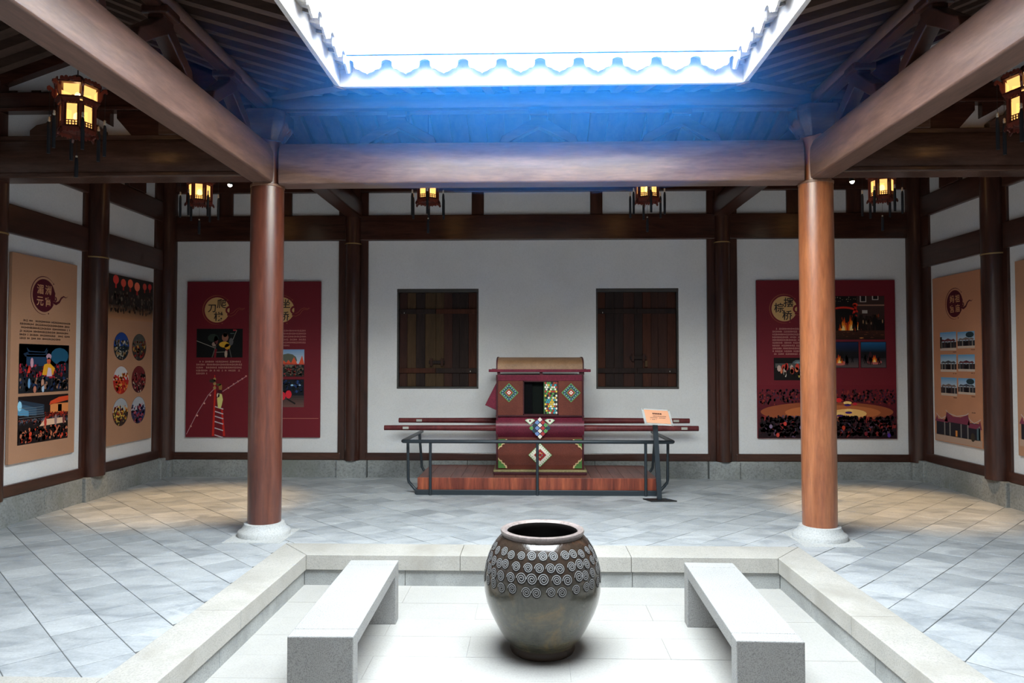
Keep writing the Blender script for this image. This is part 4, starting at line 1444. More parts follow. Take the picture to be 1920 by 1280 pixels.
a.blobs(fx(.5), fz(.48), x1, fz(.64), 50, [rgb(190, 50, 30), rgb(140, 40, 30), rgb(70, 30, 30)], .012, .025)
a.blobs(x0, fz(.38), x1, fz(.54), 70, [rgb(40, 44, 60), rgb(90, 96, 110), rgb(140, 70, 60), rgb(28, 24, 28)], .012, .024, 1.2)
a.up().poly([(fx(.40), fz(.34)), (fx(.95), fz(.36)), (fx(.90), fz(.48)), (fx(.50), fz(.48))], rgb(232, 190, 160)).up()
a.ell(fx(.52), fz(.42), .02, .05, rgb(190, 60, 50), 8).ell(fx(.73), fz(.44), .02, .06, rgb(150, 120, 120), 8).ell(fx(.90), fz(.44), .02, .05, rgb(120, 60, 60), 8)
a.blobs(x0, z0, x1, fz(.36), 80, [rgb(18, 12, 14), rgb(26, 16, 18), rgb(36, 22, 24), rgb(220, 70, 44), rgb(30, 20, 22), rgb(190, 110, 80)], .02, .045, 1.3)
a.build('printed_photo', p1)

# far left poster
p2 = board('tan poster with red lanterns and six oval photos in the left corner', (-XW + .01, 7.967, .545), PI / 2, 0.953, 1.97, TAN)
random.seed(31)
a = Art(D0)
a.rect(.0, 1.62, .953, 1.97, rgb(40, 34, 32)).grad(.0, 1.46, .953, 1.62, rgb(186, 134, 96), rgb(48, 38, 34), 8)
a.blobs(.005, 1.52, .945, 1.80, 90, [rgb(52, 46, 42), rgb(34, 28, 28), rgb(80, 72, 64), rgb(60, 40, 34), rgb(110, 96, 82)], .012, .035, 1.4)
a.up()
for (x, z, r, c) in ((.135, 1.914, .058, rgb(216, 62, 56)), (.288, 1.890, .052, rgb(226, 84, 66)), (.434, 1.898, .056, rgb(236, 104, 78)), (.58, 1.874, .060, rgb(244, 122, 92)), (.749, 1.892, .045, rgb(206, 76, 62)), (.868, 1.901, .042, rgb(196, 56, 56))):
    a.ell(x, z, r, r * .92, c, 14)
    a.rect(x - r * .3, z - r * 1.7, x + r * .3, z - r * .9, rgb(170, 48, 44))
a.build('printed_photo', p2)


def oval(cx, cz, cols, base, top=None, seed=0):
    random.seed(seed)
    rx = rz = .16
    rz = .165
    a = Art(D0)
    a.ell(cx, cz, rx, rz, base, 28).up()
    ins = lambda x, z, r: ((x - cx) / (rx - r)) ** 2 + ((z - cz) / (rz - r * 1.2)) ** 2 < 1
    if top:
        n = 16
        a.poly([(cx + rx * .98 * math.cos(PI * k / n), cz + rz * .98 * math.sin(PI * k / n)) for k in range(n + 1)], top)
    a.blobs(cx - rx, cz - rz, cx + rx, cz + rz * .55, 46, cols, .014, .034, 1.2, ins)
    a.build('oval_photo', p2)


cl = (.272, .65)
oval(cl[0], 1.142, [rgb(30, 50, 66), rgb(200, 196, 180), rgb(40, 56, 60), rgb(160, 130, 90)], rgb(28, 40, 50), rgb(30, 66, 140), 1)
oval(cl[1], 1.138, [rgb(150, 40, 40), rgb(190, 140, 70), rgb(60, 60, 56), rgb(90, 80, 70)], rgb(52, 46, 44), rgb(84, 84, 80), 2)
oval(cl[0], .746, [rgb(208, 44, 36), rgb(226, 86, 40), rgb(180, 36, 40), rgb(220, 150, 70)], rgb(170, 40, 36), rgb(200, 200, 205), 3)
oval(cl[1], .746, [rgb(140, 40, 50), rgb(36, 26, 30), rgb(200, 180, 160), rgb(180, 70, 70)], rgb(70, 30, 36), rgb(110, 40, 44), 4)
oval(cl[0], .372, [rgb(216, 160, 60), rgb(226, 190, 90), rgb(50, 40, 36), rgb(150, 50, 44)], rgb(60, 44, 40), rgb(170, 176, 184), 5)
oval(cl[1], .372, [rgb(50, 56, 110), rgb(170, 60, 80), rgb(190, 90, 110), rgb(40, 40, 60)], rgb(60, 50, 70), rgb(176, 182, 192), 6)

# far right poster: local x runs from the back corner towards the viewer
p3 = board('tan poster with six small temple photos and a wide temple photo in the right corner', (XW - .01, 8.903, .55), -PI / 2, 0.928, 1.977, rgb(192, 134, 102))
emblem(p3, .452, 1.634, .158, ME, ME, ME, D0, [('祖', .38, .36, .60), ('庙', .38, -.36, .60), ('妈', -.30, .36, .60), ('宫', -.30, -.36, .60)], rgb(206, 150, 104), rgb(192, 134, 102))
k = 0
for (x0, z0, x1, z1) in ((.145, 1.088, .471, 1.308), (.499, 1.11, .819, 1.30), (.147, .836, .469, 1.042), (.502, .845, .814, 1.038), (.148, .553, .47, .77), (.497, .583, .811, .768)):
    a = Art(D0)
    temple_photo(a, x0, z0, x1, z1, k)
    a.build('printed_photo', p3)
    text_block(p3, x1 - .07, z0 - .012, x1, 1, .02, .012, rgb(60, 40, 40), D0, 0, 1, 'caption')
    k += 1
text_block(p3, .74, .39, .81, 1, .02, .012, rgb(60, 40, 40), D0, 0, 1, 'caption')
def temple_front(par, ox, oz, w_, h_):
    a = Art(D0)
    F = lambda t: ox + t * w_
    G = lambda t: oz + t * h_
    a.rect(ox, oz, ox + w_, G(.22), rgb(180, 150, 132)).rect(F(.03), G(.20), F(.97), G(.74), rgb(38, 34, 42)).up()
    for (u0, u1, zb, zt) in ((.0, .30, .66, .86), (.22, .76, .68, 1.0), (.70, 1.0, .58, .84)):
        um = (u0 + u1) / 2
        a.poly([(F(u0), G(zb)), (F(u1), G(zb - .02)), (F(u1 - .03), G(zt)), (F(um + .08), G(zt - .12)), (F(um - .08), G(zt - .12)), (F(u0 + .05), G(zt + .02))], rgb(124, 54, 76))
        a.stroke([(F(u0 + .03), G(zt + .08)), (F(u0 + .08), G(zt - .02)), (F(um), G(zt - .10)), (F(u1 - .07), G(zt - .02)), (F(u1 - .02), G(zt + .05))], [.008] * 5, rgb(190, 180, 180))
    a.up()
    for xx in (.22, .34, .58, .72, .95):
        a.rect(F(xx - .012), G(.20), F(xx + .012), G(.66), rgb(130, 124, 120))
    a.rect(F(.46), G(.22), F(.50), G(.42), rgb(220, 140, 70)).ell(F(.82), G(.28), .04, .05, rgb(60, 50, 40), 9).rect(F(.90), G(.22), F(.97), G(.60), rgb(80, 100, 110))
    a.build('printed_photo', par)


temple_front(p3, .012, .010, .905, .345)

# near right poster (only its far edge shows)
p4 = board('tan poster with a temple roof picture cut by the right picture edge', (XW - .01, 7.405, .555), -PI / 2, 0.945, 1.975, rgb(178, 132, 104))
temple_front(p4, .022, .10, .90, .34)

# ================================================================== JAR
JX, JY = 0.0, 4.36
jar = thing('clay_water_jar', 'big brown glazed water jar with stamped spirals in the middle of the court', 'jar', (JX, JY, -DEP))
JP = [(0.0, .005), (.165, .0), (.190, .006), (.197, .022), (.193, .038), (.198, .055), (.216, .09 - .03), (.234, .095), (.262, .14), (.290, .192), (.316, .245), (.336, .30), (.349, .36), (.353, .42), (.350, .47), (.341, .52), (.326, .57), (.304, .62), (.276, .662), (.254, .686), (.243, .694), (.242, .70), (.250, .706), (.254, .716), (.251, .726), (.240, .730), (.222, .728), (.213, .716), (.212, .70), (.235, .66), (.28, .60), (.318, .48), (.32, .38), (.28, .22), (.20, .06), (.0, .04)]
JP[6] = (.208, .075)


def jar_material():
    m, nt, b = new_mat('brown_green_glaze')
    v = coords(nt)
    s = N(nt, 'ShaderNodeSeparateXYZ')
    nt.links.new(v, s.inputs[0])
    n1 = noise(nt, v, 5, 5, 0.65, 0.6)
    n2 = noise(nt, v, 28, 4, 0.7)
    zz = N(nt, 'ShaderNodeMath', operation='MULTIPLY_ADD')
    nt.links.new(n1, zz.inputs[0])
    zz.inputs[1].default_value = 0.16
    nt.links.new(s.outputs['Z'], zz.inputs[2])
    h = N(nt, 'ShaderNodeMapRange')
    h.inputs[1].default_value, h.inputs[2].default_value = 0.42, 0.62
    nt.links.new(zz.outputs[0], h.inputs[0])
    low = ramp(nt, n1, [(0.3, (0.034, 0.035, 0.026)), (0.52, (0.066, 0.064, 0.046)), (0.70, (0.15, 0.105, 0.045))])
    high = ramp(nt, n1, [(0.3, (0.024, 0.018, 0.014)), (0.6, (0.042, 0.028, 0.020)), (0.78, (0.11, 0.042, 0.018))])
    c = mixc(nt, low, high, h.outputs[0])
    c2 = ramp(nt, n2, [(0.3, (0.75,) * 3), (0.7, (1.15,) * 3)])
    c = mixc(nt, c, c2, 1.0, 'MULTIPLY')
    nt.links.new(c, b.inputs['Base Color'])
    b.inputs['Roughness'].default_value = 0.20
    b.inputs['Coat Weight'].default_value = 0.6
    b.inputs['Coat Roughness'].default_value = 0.09
    # throwing lines on the lower half
    w = N(nt, 'ShaderNodeMath', operation='SINE')
    k = N(nt, 'ShaderNodeMath', operation='MULTIPLY_ADD')
    nt.links.new(s.outputs['Z'], k.inputs[0])
    k.inputs[1].default_value = 520.0
    nt.links.new(n1, k.inputs[2])
    nt.links.new(k.outputs[0], w.inputs[0])
    l = N(nt, 'ShaderNodeMapRange')
    l.inputs[1].default_value, l.inputs[2].default_value = 0.27, 0.20
    nt.links.new(s.outputs['Z'], l.inputs[0])
    q = N(nt, 'ShaderNodeMath', operation='MULTIPLY')
    nt.links.new(w.outputs[0], q.inputs[0])
    nt.links.new(l.outputs[0], q.inputs[1])
    sm = N(nt, 'ShaderNodeMath', operation='MULTIPLY_ADD')
    nt.links.new(q.outputs[0], sm.inputs[0])
    sm.inputs[1].default_value = 0.18
    nt.links.new(n2, sm.inputs[2])
    bump(nt, sm.outputs[0], b, 0.35, 0.006)
    return m


M['jar'] = jar_material()
M['jar_rim'] = stone('pale_worn_jar_rim', (0.24, 0.20, 0.19), 0.35, (0.3, 40), 0.3, 0.1)
M['jar_dark'] = plain('dark_jar_inside', (0.02, 0.017, 0.016), 0.5)
M['stamp'] = plain('silvery_spiral_glaze', (0.30, 0.30, 0.305), 0.45, 0, .3)
M['stamp_disc'] = plain('dull_grey_stamp_glaze', (0.012, 0.010, 0.009), 0.5, 0, .3)
i_rim0 = next(i for i, p in enumerate(JP) if p == (.243, .694))
i_rim1 = next(i for i, p in enumerate(JP) if p == (.213, .716))
build(MB().lathe(JP[:6], 72, close=True), 'foot_ring', plain('dark_brown_foot_glaze', (.035, .022, .016), .2), jar, smooth=50, local=True)
build(MB().lathe(JP[5:i_rim0 + 1], 72, close=True), 'body', M['jar'], jar, smooth=50, local=True)
build(MB().lathe(JP[i_rim0:i_rim1 + 1], 72, close=True), 'rim', M['jar_rim'], jar, smooth=50, local=True)
build(MB().lathe(JP[i_rim1:], 72, close=True), 'inside', M['jar_dark'], jar, smooth=50, local=True)


def jar_r(z):
    P = JP[3:i_rim0 + 1]
    for (ra, za), (rb, zb) in zip(P, P[1:]):
        if za <= z <= zb:
            return ra + (rb - ra) * (z - za) / (zb - za)
    return .25


def stamp_mesh(z0, size):
    vs, fs, mi = [], [], []

    def pt(a, r, lift):
        du, dz = r * math.cos(a), r * math.sin(a) * 1.05
        R0 = jar_r(z0)
        slope = (jar_r(z0 + .02) - jar_r(z0 - .02)) / .04
        cz = dz / math.sqrt(1 + slope * slope)
        R = jar_r(z0 + cz) + lift
        an = du / R0
        return (R * math.sin(an), -R * math.cos(an), z0 + cz)
    n = 14
    vs.append(pt(0, 0, .0016))
    for k in range(n):
        vs.append(pt(2 * PI * k / n, size, .0012))
    fs += [(0, 1 + k, 1 + (k + 1) % n) for k in range(n)]
    mi += [1] * n
    # spiral ridge
    m = 52
    base = len(vs)
    for k in range(m + 1):
        t = k / m
        r = size * (.12 + .84 * t)
        a = t * 2.5 * 2 * PI
        vs.append(pt(a, r - size * .062, .0032))
        vs.append(pt(a, r + size * .062, .0032))
    for k in range(m):
        fs.append((base + 2 * k, base + 2 * k + 1, base + 2 * k + 3, base + 2 * k + 2))
        mi.append(0)
    me = bpy.data.meshes.new('spiral_stamp')
    me.from_pydata(vs, [], fs)
    me.materials.append(M['stamp'])
    me.materials.append(M['stamp_disc'])
    for p, i in zip(me.polygons, mi):
        p.material_index = i
        p.use_smooth = True
    return me


for row, (z, n, sz) in enumerate(((.634, 29, .027), (.578, 31, .030), (.517, 32, .031), (.455, 30, .029))):
    mes = [stamp_mesh(z + dz_, sz * q_) for dz_, q_ in ((-.005, 1), (0, .94), (.004, 1.03))]
    for k in range(n):
        o = bpy.data.objects.new('spiral_stamp', random.choice(mes))
        o.rotation_euler = (0, 0, 2 * PI * k / n + row * .11 + random.uniform(-.035, .035))
        o.parent = jar
        COL.objects.link(o)

# ================================================================== BENCHES
def bench(cx0, cx1, label):
    """x centre at the far and the near end"""
    y0, y1 = 3.50, 4.85
    yc, xc = (y0 + y1) / 2, (cx0 + cx1) / 2
    L = y1 - y0
    rz = -math.atan2(cx0 - cx1, L)
    b = thing('stone_bench', label, 'bench', (xc, yc, -DEP), rz, 'granite benches in the court')
    H, W, Tk, Ts = 0.394, 0.325, 0.105, 0.075
    h = L / 2
    for (a, c) in ((-h, -h + Tk), (h - Tk, h)):
        build(MB().box(-W / 2, W / 2, a, c, -.002, H), 'end_slab', M['granite'], b, local=True, bevel=0.006)
    build(MB().box(-W / 2 + .001, W / 2 - .001, -h + Tk + .002, h - Tk - .002, H - Ts, H - .001), 'seat_slab', M['granite'], b, local=True, bevel=0.004)
    return b


bench(-1.13, -1.10, 'pale granite bench left of the big jar')
bench(1.12, 1.085, 'pale granite bench right of the big jar')

# ================================================================== DISPLAY PLATFORM, RAIL, SIGN
def platform_wood(name, front):
    m, nt, b = new_mat(name)
    v = coords(nt, (1, .12, .10))
    n1 = noise(nt, v, 9, 5, .6, .4)
    n2 = noise(nt, v, 34, 3, .7)
    c = ramp(nt, n1, [(0.28, (0.10, 0.018, 0.012)), (0.5, (0.24, 0.050, 0.026)), (0.72, (0.42, 0.105, 0.045))])
    c2 = ramp(nt, n2, [(.3, (.6, .6, .6)), (.7, (1.2, 1.2, 1.2))])
    c = mixc(nt, c, c2, 1.0, 'MULTIPLY')
    nt.links.new(c, b.inputs['Base Color'])
    b.inputs['Roughness'].default_value = 0.42
    return m


M['plat'] = platform_wood('striped_red_platform_wood', True)
M['plat_top'] = wood('red_brown_platform_boards', (0.11, 0.036, 0.028), (0.21, 0.075, 0.056), 0.45, 'y', 10)
pf = thing('display_platform', 'low striped red wooden platform under the palanquin', 'platform', (0, 8.62, 0))
PX0, PX1, PY0, PY1, PZ = -1.362, 1.350, 8.11, 9.14, 0.19
n = 22
for k in range(n):
    a = PX0 + (PX1 - PX0) * k / n
    c = PX0 + (PX1 - PX0) * (k + 1) / n
    build(bx(a + .001, c - .001, PY0 + .02, PY1, PZ - .025, PZ - random.uniform(0, .0015)), 'deck_board', M['plat_top'], pf, bevel=0.002)
build(bx(PX0, PX1, PY0, PY0 + .022, .055, PZ), 'front_board', M['plat'], pf, bevel=0.002)
for x in (PX0, PX1 - .02):
    build(bx(x, x + .02, PY0 + .022, PY1, .055, PZ - .026), 'side_board', M['plat_top'], pf)
build(bx(PX0 + .03, PX1 - .03, PY0 + .05, PY1 - .05, .0, .16), 'core', M['plat_top'], pf)

gr_ = thing('guard_rail', 'dark steel guard rail around the palanquin platform', 'railing', (0, 8.6, 0))
RZ = 0.605
RX = 1.525
yf, yb = 8.06, 9.24
build(MB().tube([(-RX + .04, yb, RZ), (-RX, yf + .03, RZ), (-RX + .012, yf + .008, RZ), (-RX + .04, yf, RZ), (RX - .04, yf, RZ), (RX - .012, yf + .008, RZ), (RX, yf + .03, RZ), (RX - .04, yb, RZ)], .021, 10), 'top_rail', M['metal'], gr_, smooth=50)
for x in (-1.21, 0.0, 1.215):
    build(MB().tube([(x, yf + .008, -.0), (x, yf + .008, RZ - .015)], .017, 10), 'post', M['metal'], gr_, smooth=50)
for s in (-1, 1):
    build(MB().tube([(s * 1.375, 8.19, .035), (s * 1.40, 8.19, .04), (s * 1.475, 8.19, .13), (s * 1.482, 8.19, .16), (s * 1.487, 8.19, RZ - .01)], .017, 10), 'side_post', M['metal'], gr_, smooth=50)
    build(MB().tube([(s * 1.375, 9.02, .10), (s * 1.43, 9.02, .14), (s * 1.452, 9.02, .18), (s * 1.485, 9.02, RZ - .01)], .017, 10), 'side_post', M['metal'], gr_, smooth=50)
build(bx(-1.372, 1.365, 8.075, 8.105, 0, .058), 'base_bar', M['metal'], gr_, bevel=0.003)
for s in (-1, 1):
    build(bx(min(s * 1.366, s * 1.39), max(s * 1.366, s * 1.39), 8.105, 9.14, 0, .058), 'base_bar', M['metal'], gr_, bevel=0.003)

sg = thing('sign_stand', 'small orange notice on a dark steel stand by the guard rail', 'sign', (1.325, 7.82, 0))
build(MB().prism([(1.15, 7.88), (1.40, 7.90), (1.50, 7.76), (1.22, 7.74)], LZ, 0, .012), 'base_plate', M['plate_black'], sg, bevel=0.002)
build(MB().prism([(-.026, -.02), (.026, -.02), (.026, .02), (-.026, .02)], lambda a, b, w: (1.325 - .045 * w / .85 + a, 7.83 + b, w), .01, .85), 'pole', M['metal'], sg, bevel=0.004)
pv = empty('notice_panel', (-.025, -.02, .905), 0, sg)
pv.rotation_euler = (math.radians(-38), math.radians(4), math.radians(14))
m, nt, bs = new_mat('clear_acrylic')
bs.inputs['Base Color'].default_value = (.75, .78, .78, 1)
bs.inputs['Roughness'].default_value = .15
bs.inputs['Alpha'].default_value = .45
M['acrylic'] = m
build(MB().box(-.165, .165, -.004, .004, -.105, .105), 'acrylic_plate', M['acrylic'], pv, local=True, bevel=0.001)
build(MB().box(-.140, .140, -.007, -.0045, -.085, .085), 'orange_paper', plain('pale_orange_paper', rgb(240, 176, 140), .6), pv, local=True)
a = Art(.0075)
for k in range(5):
    a.rect(-.05 + k * .022, .028, -.034 + k * .022, .048, rgb(70, 40, 36))
a.build('notice_title', pv)
text_block(pv, -.09, .012, .10, 3, .022, .012, rgb(110, 70, 60), .0075, .2, .4)
for sx in (-1, 1):
    for sz in (-1, 1):
        build(MB().tube([(sx * .15, -.010, sz * .094), (sx * .15, .006, sz * .094)], .007, 8), 'screw', M['white_metal'], pv, local=True, smooth=40)

# ================================================================== PALANQUIN
pq = thing('palanquin', 'maroon lacquered sedan chair with a woven barrel roof and long carrying poles', 'palanquin', (.033, 8.7, PZ))
XA, XB = -.478, .545
FY, BY = 8.385, 9.02


def lacquer(name, c1, c2, scale=30, rough=.6):
    m, nt, b = new_mat(name)
    v = coords(nt)
    n1 = noise(nt, v, 3, 4, .6)
    n2 = noise(nt, v, scale, 4, .75)
    c = ramp(nt, n1, [(.3, c1), (.7, c2)])
    k = ramp(nt, n2, [(.3, (.65,) * 3), (.7, (1.25,) * 3)])
    c = mixc(nt, c, k, 1.0, 'MULTIPLY')
    nt.links.new(c, b.inputs['Base Color'])
    b.inputs['Roughness'].default_value = rough
    b.inputs['Specular IOR Level'].default_value = .22
    bump(nt, n2, b, .12, .002)
    return m


M['lac_red'] = lacquer('woven_red_brown_panel', (.095, .022, .015), (.155, .038, .024), 120)
M['lac_pur'] = lacquer('maroon_leather', (.10, .012, .028), (.16, .022, .040), 60, .30)
M['lac_dark'] = lacquer('dark_maroon_frame', (.035, .008, .012), (.07, .014, .020), 40)
M['woven'] = lacquer('woven_bamboo_roof', (.17, .09, .05), (.30, .17, .095), 150, .5)
M['gold_trim'] = lacquer('worn_gold_trim', (.20, .17, .08), (.30, .25, .12), 60)
M['pole'] = lacquer('worn_maroon_pole', (.085, .014, .018), (.16, .035, .035), 18, .45)
M['black'] = plain('dark_cabin_inside', (.004, .004, .005), .9, 0, .05)
build(bx(XA - .03, XB + .03, FY - .055, BY + .04, PZ, .222), 'base_board', M['lac_dark'], pq, bevel=.006)
build(bx(XA - .032, XB + .032, FY - .058, BY + .042, .222, .245), 'base_trim', M['gold_trim'], pq, bevel=.006)
# lower body with a slightly flaring front
P = [(FY + .005, .245), (FY - .006, .30), (FY, .40), (FY + .004, .62), (BY, .62), (BY, .245)]
lb = build(MB().prism(P, LX, XA, XB), 'lower_body', M['lac_red'], pq, bevel=.004)
# bulging roll in the middle
ro = [(FY + .02, .60), (FY - .035, .612)]
ro = [(FY + .03 - .075 * math.sin(PI * t / 12), .605 + .262 * t / 12) for t in range(13)]
build(MB().prism(ro + [(BY, .867), (BY, .605)], LX, XA - .004, XB + .004), 'bulging_band', M['lac_pur'], pq, smooth=30)
build(bx(XA - .006, XB + .006, FY - .006, BY, .862, .878), 'band_edge', M['lac_dark'], pq, bevel=.003)
# upper cabin: panels round the window, side and back walls
WX0, WX1, Z0w, Z1w = -.165, .250, .893, 1.278
build(bx(XA, WX0, FY, FY + .03, .878, 1.285), 'front_panel', M['lac_red'], pq, bevel=.003)
build(bx(WX1, XB, FY, FY + .03, .878, 1.285), 'front_panel', M['lac_red'], pq, bevel=.003)
build(bx(XA - .004, XB + .004, FY - .008, FY + .035, 1.282, 1.352), 'top_rail', M['lac_pur'], pq, bevel=.005)
for x in (WX0, WX1 - .012):
    build(bx(x, x + .012, FY - .004, FY + .03, .88, 1.285), 'window_frame', M['lac_dark'], pq)
for z in (.878, 1.270):
    build(bx(WX0, WX1, FY - .004, FY + .03, z, z + .014), 'window_frame', M['lac_dark'], pq)
build(bx(XA, XA + .025, FY + .03, BY, .878, 1.35), 'side_wall', M['lac_red'], pq)
build(bx(XB - .025, XB, FY + .03, BY, .878, 1.35), 'side_wall', M['lac_red'], pq)
build(bx(XA + .025, XB - .025, BY - .025, BY, .878, 1.35), 'back_wall', M['black'], pq)
build(bx(XA + .025, XB - .025, FY + .03, BY - .025, 1.335, 1.35), 'inner_ceiling', M['black'], pq)
build(bx(XA + .03, -.055, FY + .05, FY + .07, .88, 1.335), 'inner_curtain', M['black'], pq)
build(bx(-.055, .09, FY + .09, FY + .10, .88, 1.335), 'inner_curtain', plain('dark_green_curtain', (.007, .009, .008), .9, 0, .05), pq)
for x in (XA - .002, XB - .018):
    build(bx(x, x + .02, FY - .012, FY + .02, .245, 1.352), 'corner_post', M['lac_dark'], pq, bevel=.003)
# roof: short posts, front bar and barrel
for x in (XA + .01, .03, XB - .05, XB - .012):
    build(bx(x, x + .035 if x < .5 else x + .02, FY + .0, FY + .03, 1.352, 1.392), 'roof_strut', M['lac_dark'], pq)
for y in (FY - .03, BY + .01):
    build(bx(-.568, .628, y, y + .035, 1.385, 1.418), 'roof_bar', M['lac_pur'], pq, bevel=.005)
arc = [(FY - .02 + (BY - FY + .05) * (1 - math.cos(PI * t / 14)) / 2, 1.415 + .145 * math.sin(PI * t / 14) ** .55) for t in range(15)]
build(MB().prism(arc, LX, XA + .01, XB - .005), 'barrel_roof', M['woven'], pq, smooth=35)
for x in (XA - .002, XB - .012):
    build(MB().prism([(y, z + .006) for y, z in arc] + [(BY, 1.40), (FY, 1.40)], LX, x, x + .016), 'roof_rim', M['lac_dark'], pq, smooth=35)
# propped side curtain on the left
build(MB().add([(XA, FY + .01, 1.262), (XA - .135, FY + .01, .995), (XA, FY + .01, .935), (XA, FY + .50, 1.262), (XA - .135, FY + .50, .995), (XA, FY + .50, .935)], [(0, 1, 2), (5, 4, 3), (0, 3, 4, 1), (1, 4, 5, 2), (2, 5, 3, 0)]), 'side_curtain', M['lac_pur'], pq, bevel=.006)


def diamond(a, cx, cz, r, cs):
    for q, c in cs:
        a.poly([(cx - r * q, cz), (cx, cz - r * q), (cx + r * q, cz), (cx, cz + r * q)], c)
        a.up()


GREEN, TEAL, CREAM, REDC, BLUE, YEL = rgb(96, 150, 84), rgb(40, 66, 76), rgb(226, 220, 206), rgb(150, 44, 44), rgb(110, 140, 190), rgb(220, 184, 70)
for cx in (-.330, .398):
    a = Art(0, .0004)
    diamond(a, 0, 0, .112, [(1, GREEN), (.90, TEAL), (.52, GREEN), (.43, REDC), (.22, CREAM), (.08, REDC)])
    for sx, sz in ((1, 1), (1, -1), (-1, 1), (-1, -1)):
        for k in range(4):
            t = (k + .5) / 4
            a.ell(sx * .079 * t + sx * .004, sz * (.079 - .079 * t) + sz * .004, .008, .008, rgb(130, 160, 180), 6)
    a.build('diamond_motif', pq, (cx - pq.location.x, FY - .003 - pq.location.y, 1.143 - PZ))
a = Art(0, .0004)
diamond(a, 0, 0, .112, [(1, BLUE), (.92, rgb(50, 30, 60))])
for i in range(4):
    for j in range(4):
        u, v_ = (i - 1.5) * .046, (j - 1.5) * .046
        c = [CREAM, TEAL, rgb(170, 60, 60), BLUE, GREEN][(i * 2 + j * 3) % 5]
        px, pz = (u - v_) * .72, (u + v_) * .72
        a.poly([(px - .027, pz), (px, pz - .027), (px + .027, pz), (px, pz + .027)], c)
a.build('diamond_motif', pq, (.033 - pq.location.x, FY - .050 - pq.location.y, .733 - PZ))
for cx in (-.082, .148):
    a = Art(0, .0004)
    a.poly([(-.06, .012), (0, -.042), (.06, .012), (.03, .028), (-.03, .028)], rgb(170, 196, 160)).up()
    a.poly([(-.045, .010), (0, -.030), (.045, .010), (.022, .020), (-.022, .020)], CREAM).up().ell(0, .005, .014, .012, rgb(110, 50, 60), 8)
    a.build('fan_motif', pq, (cx - pq.location.x, FY - .046 - pq.location.y, .812 - PZ))
a = Art(0, .0004)
diamond(a, 0, 0, .140, [(1, GREEN), (.94, CREAM), (.52, REDC)])
for sx, sz in ((1, 1), (1, -1), (-1, 1), (-1, -1)):
    for k in range(7):
        t = (k + .5) / 7
        a.line((sx * .128 * t, sz * .128 * (1 - t)), (sx * (.128 * t - .012), sz * (.128 * (1 - t) - .012)), .006, GREEN)
for k in range(8):
    an = k * PI / 4
    a.ell(.024 * math.cos(an), .024 * math.sin(an), .007, .007, [BLUE, YEL, CREAM, GREEN][k % 4], 6)
a.build('diamond_motif', pq, (.035 - pq.location.x, FY - .010 - pq.location.y, .415 - PZ))
for sx, x in ((1, XA + .022), (-1, XB - .022)):
    for sz, z in ((1, .262), (-1, .60)):
        a = Art(0, .0004)
        st = [(0, 0), (.098, 0), (.092, .03), (.075, .035), (.07, .055), (.045, .06), (.04, .085), (.018, .09), (0, .115)]
        a.poly([(sx * p * 1.08, sz * q * 1.08) for p, q in st], rgb(206, 176, 130)).up().poly([(sx * p * .9, sz * q * .9) for p, q in st], rgb(76, 118, 58))
        a.build('corner_ornament', pq, (x - pq.location.x, FY - .010 - pq.location.y, z - PZ))
# mosaic lattice panel in the window
a = Art(0, .0004)
lx0, lx1 = .083, .243
a.rect(lx0, .893, lx1, 1.272, rgb(52, 70, 44)).up()
mc = [CREAM, rgb(160, 50, 50), YEL, rgb(60, 150, 170), rgb(30, 34, 40), rgb(90, 150, 80), CREAM, rgb(170, 60, 50)]
random.seed(5)
for j in range(15):
    for i in range(5 if j % 2 else 6):
        cx = lx0 + .016 + (i + (.5 if j % 2 else 0)) * .0256
        a.ell(cx, .908 + j * .0249, .0125, .0135, random.choice(mc), 6)
a.up().rect(lx0 - .004, .893, lx0 + .004, 1.272, rgb(70, 110, 60)).rect(lx1 - .004, .893, lx1 + .004, 1.272, rgb(70, 110, 60))
a.build('mosaic_lattice', pq, (-pq.location.x, FY + .004 - pq.location.y, -PZ))
# poles
pth = lambda x0, x1, y, z: [(x0 + (x1 - x0) * t / 10, y, z) for t in range(11)]
for (x0, x1, y, z) in ((-1.815, 1.895, 8.455, .722), (-1.73, 1.895, 8.93, .772)):
    o = build(MB().tube(pth(x0, x1, y, z), [.030, .031, .032, .034, .036, .037, .038, .037, .035, .033, .031], 14), 'carrying_pole', M['pole'], pq, smooth=40)
    for x in (x0 + .26, x1 - .17):
        build(bx(x - .035, x + .035, y - .036, y - .028, z - .012, z + .016), 'metal_patch', M['white_metal'], o)

# ================================================================== LANTERNS
m, nt, bs = new_mat('lit_lantern_pane')
out = nt.nodes['Material Output']
nt.nodes.remove(bs)
em = N(nt, 'ShaderNodeEmission')
em.inputs[0].default_value = (1.0, .52, .15, 1)
em.inputs[1].default_value = 2.6
tr = N(nt, 'ShaderNodeBsdfTransparent')
tr.inputs[0].default_value = (1.0, .62, .25, 1)
mx = N(nt, 'ShaderNodeMixShader')
mx.inputs[0].default_value = .45
nt.links.new(em.outputs[0], mx.inputs[1])
nt.links.new(tr.outputs[0], mx.inputs[2])
nt.links.new(mx.outputs[0], out.inputs[0])
M['pane'] = m
m, nt, bs = new_mat('lit_lamp_bulb')
out = nt.nodes['Material Output']
nt.nodes.remove(bs)
em = N(nt, 'ShaderNodeEmission')
em.inputs[0].default_value = (1.0, .66, .30, 1)
em.inputs[1].default_value = 12.0
nt.links.new(em.outputs[0], out.inputs[0])
M['bulb'] = m
M['rosewood'] = wood('carved_rosewood', (.05, .010, .008), (.12, .025, .016), .4, 'z', 6)
M['rosewood_red'] = wood('carved_red_rosewood', (.13, .022, .014), (.24, .05, .03), .4, 'z', 6)
M['tassel'] = plain('black_silk_tassel', (.010, .011, .016), .75)
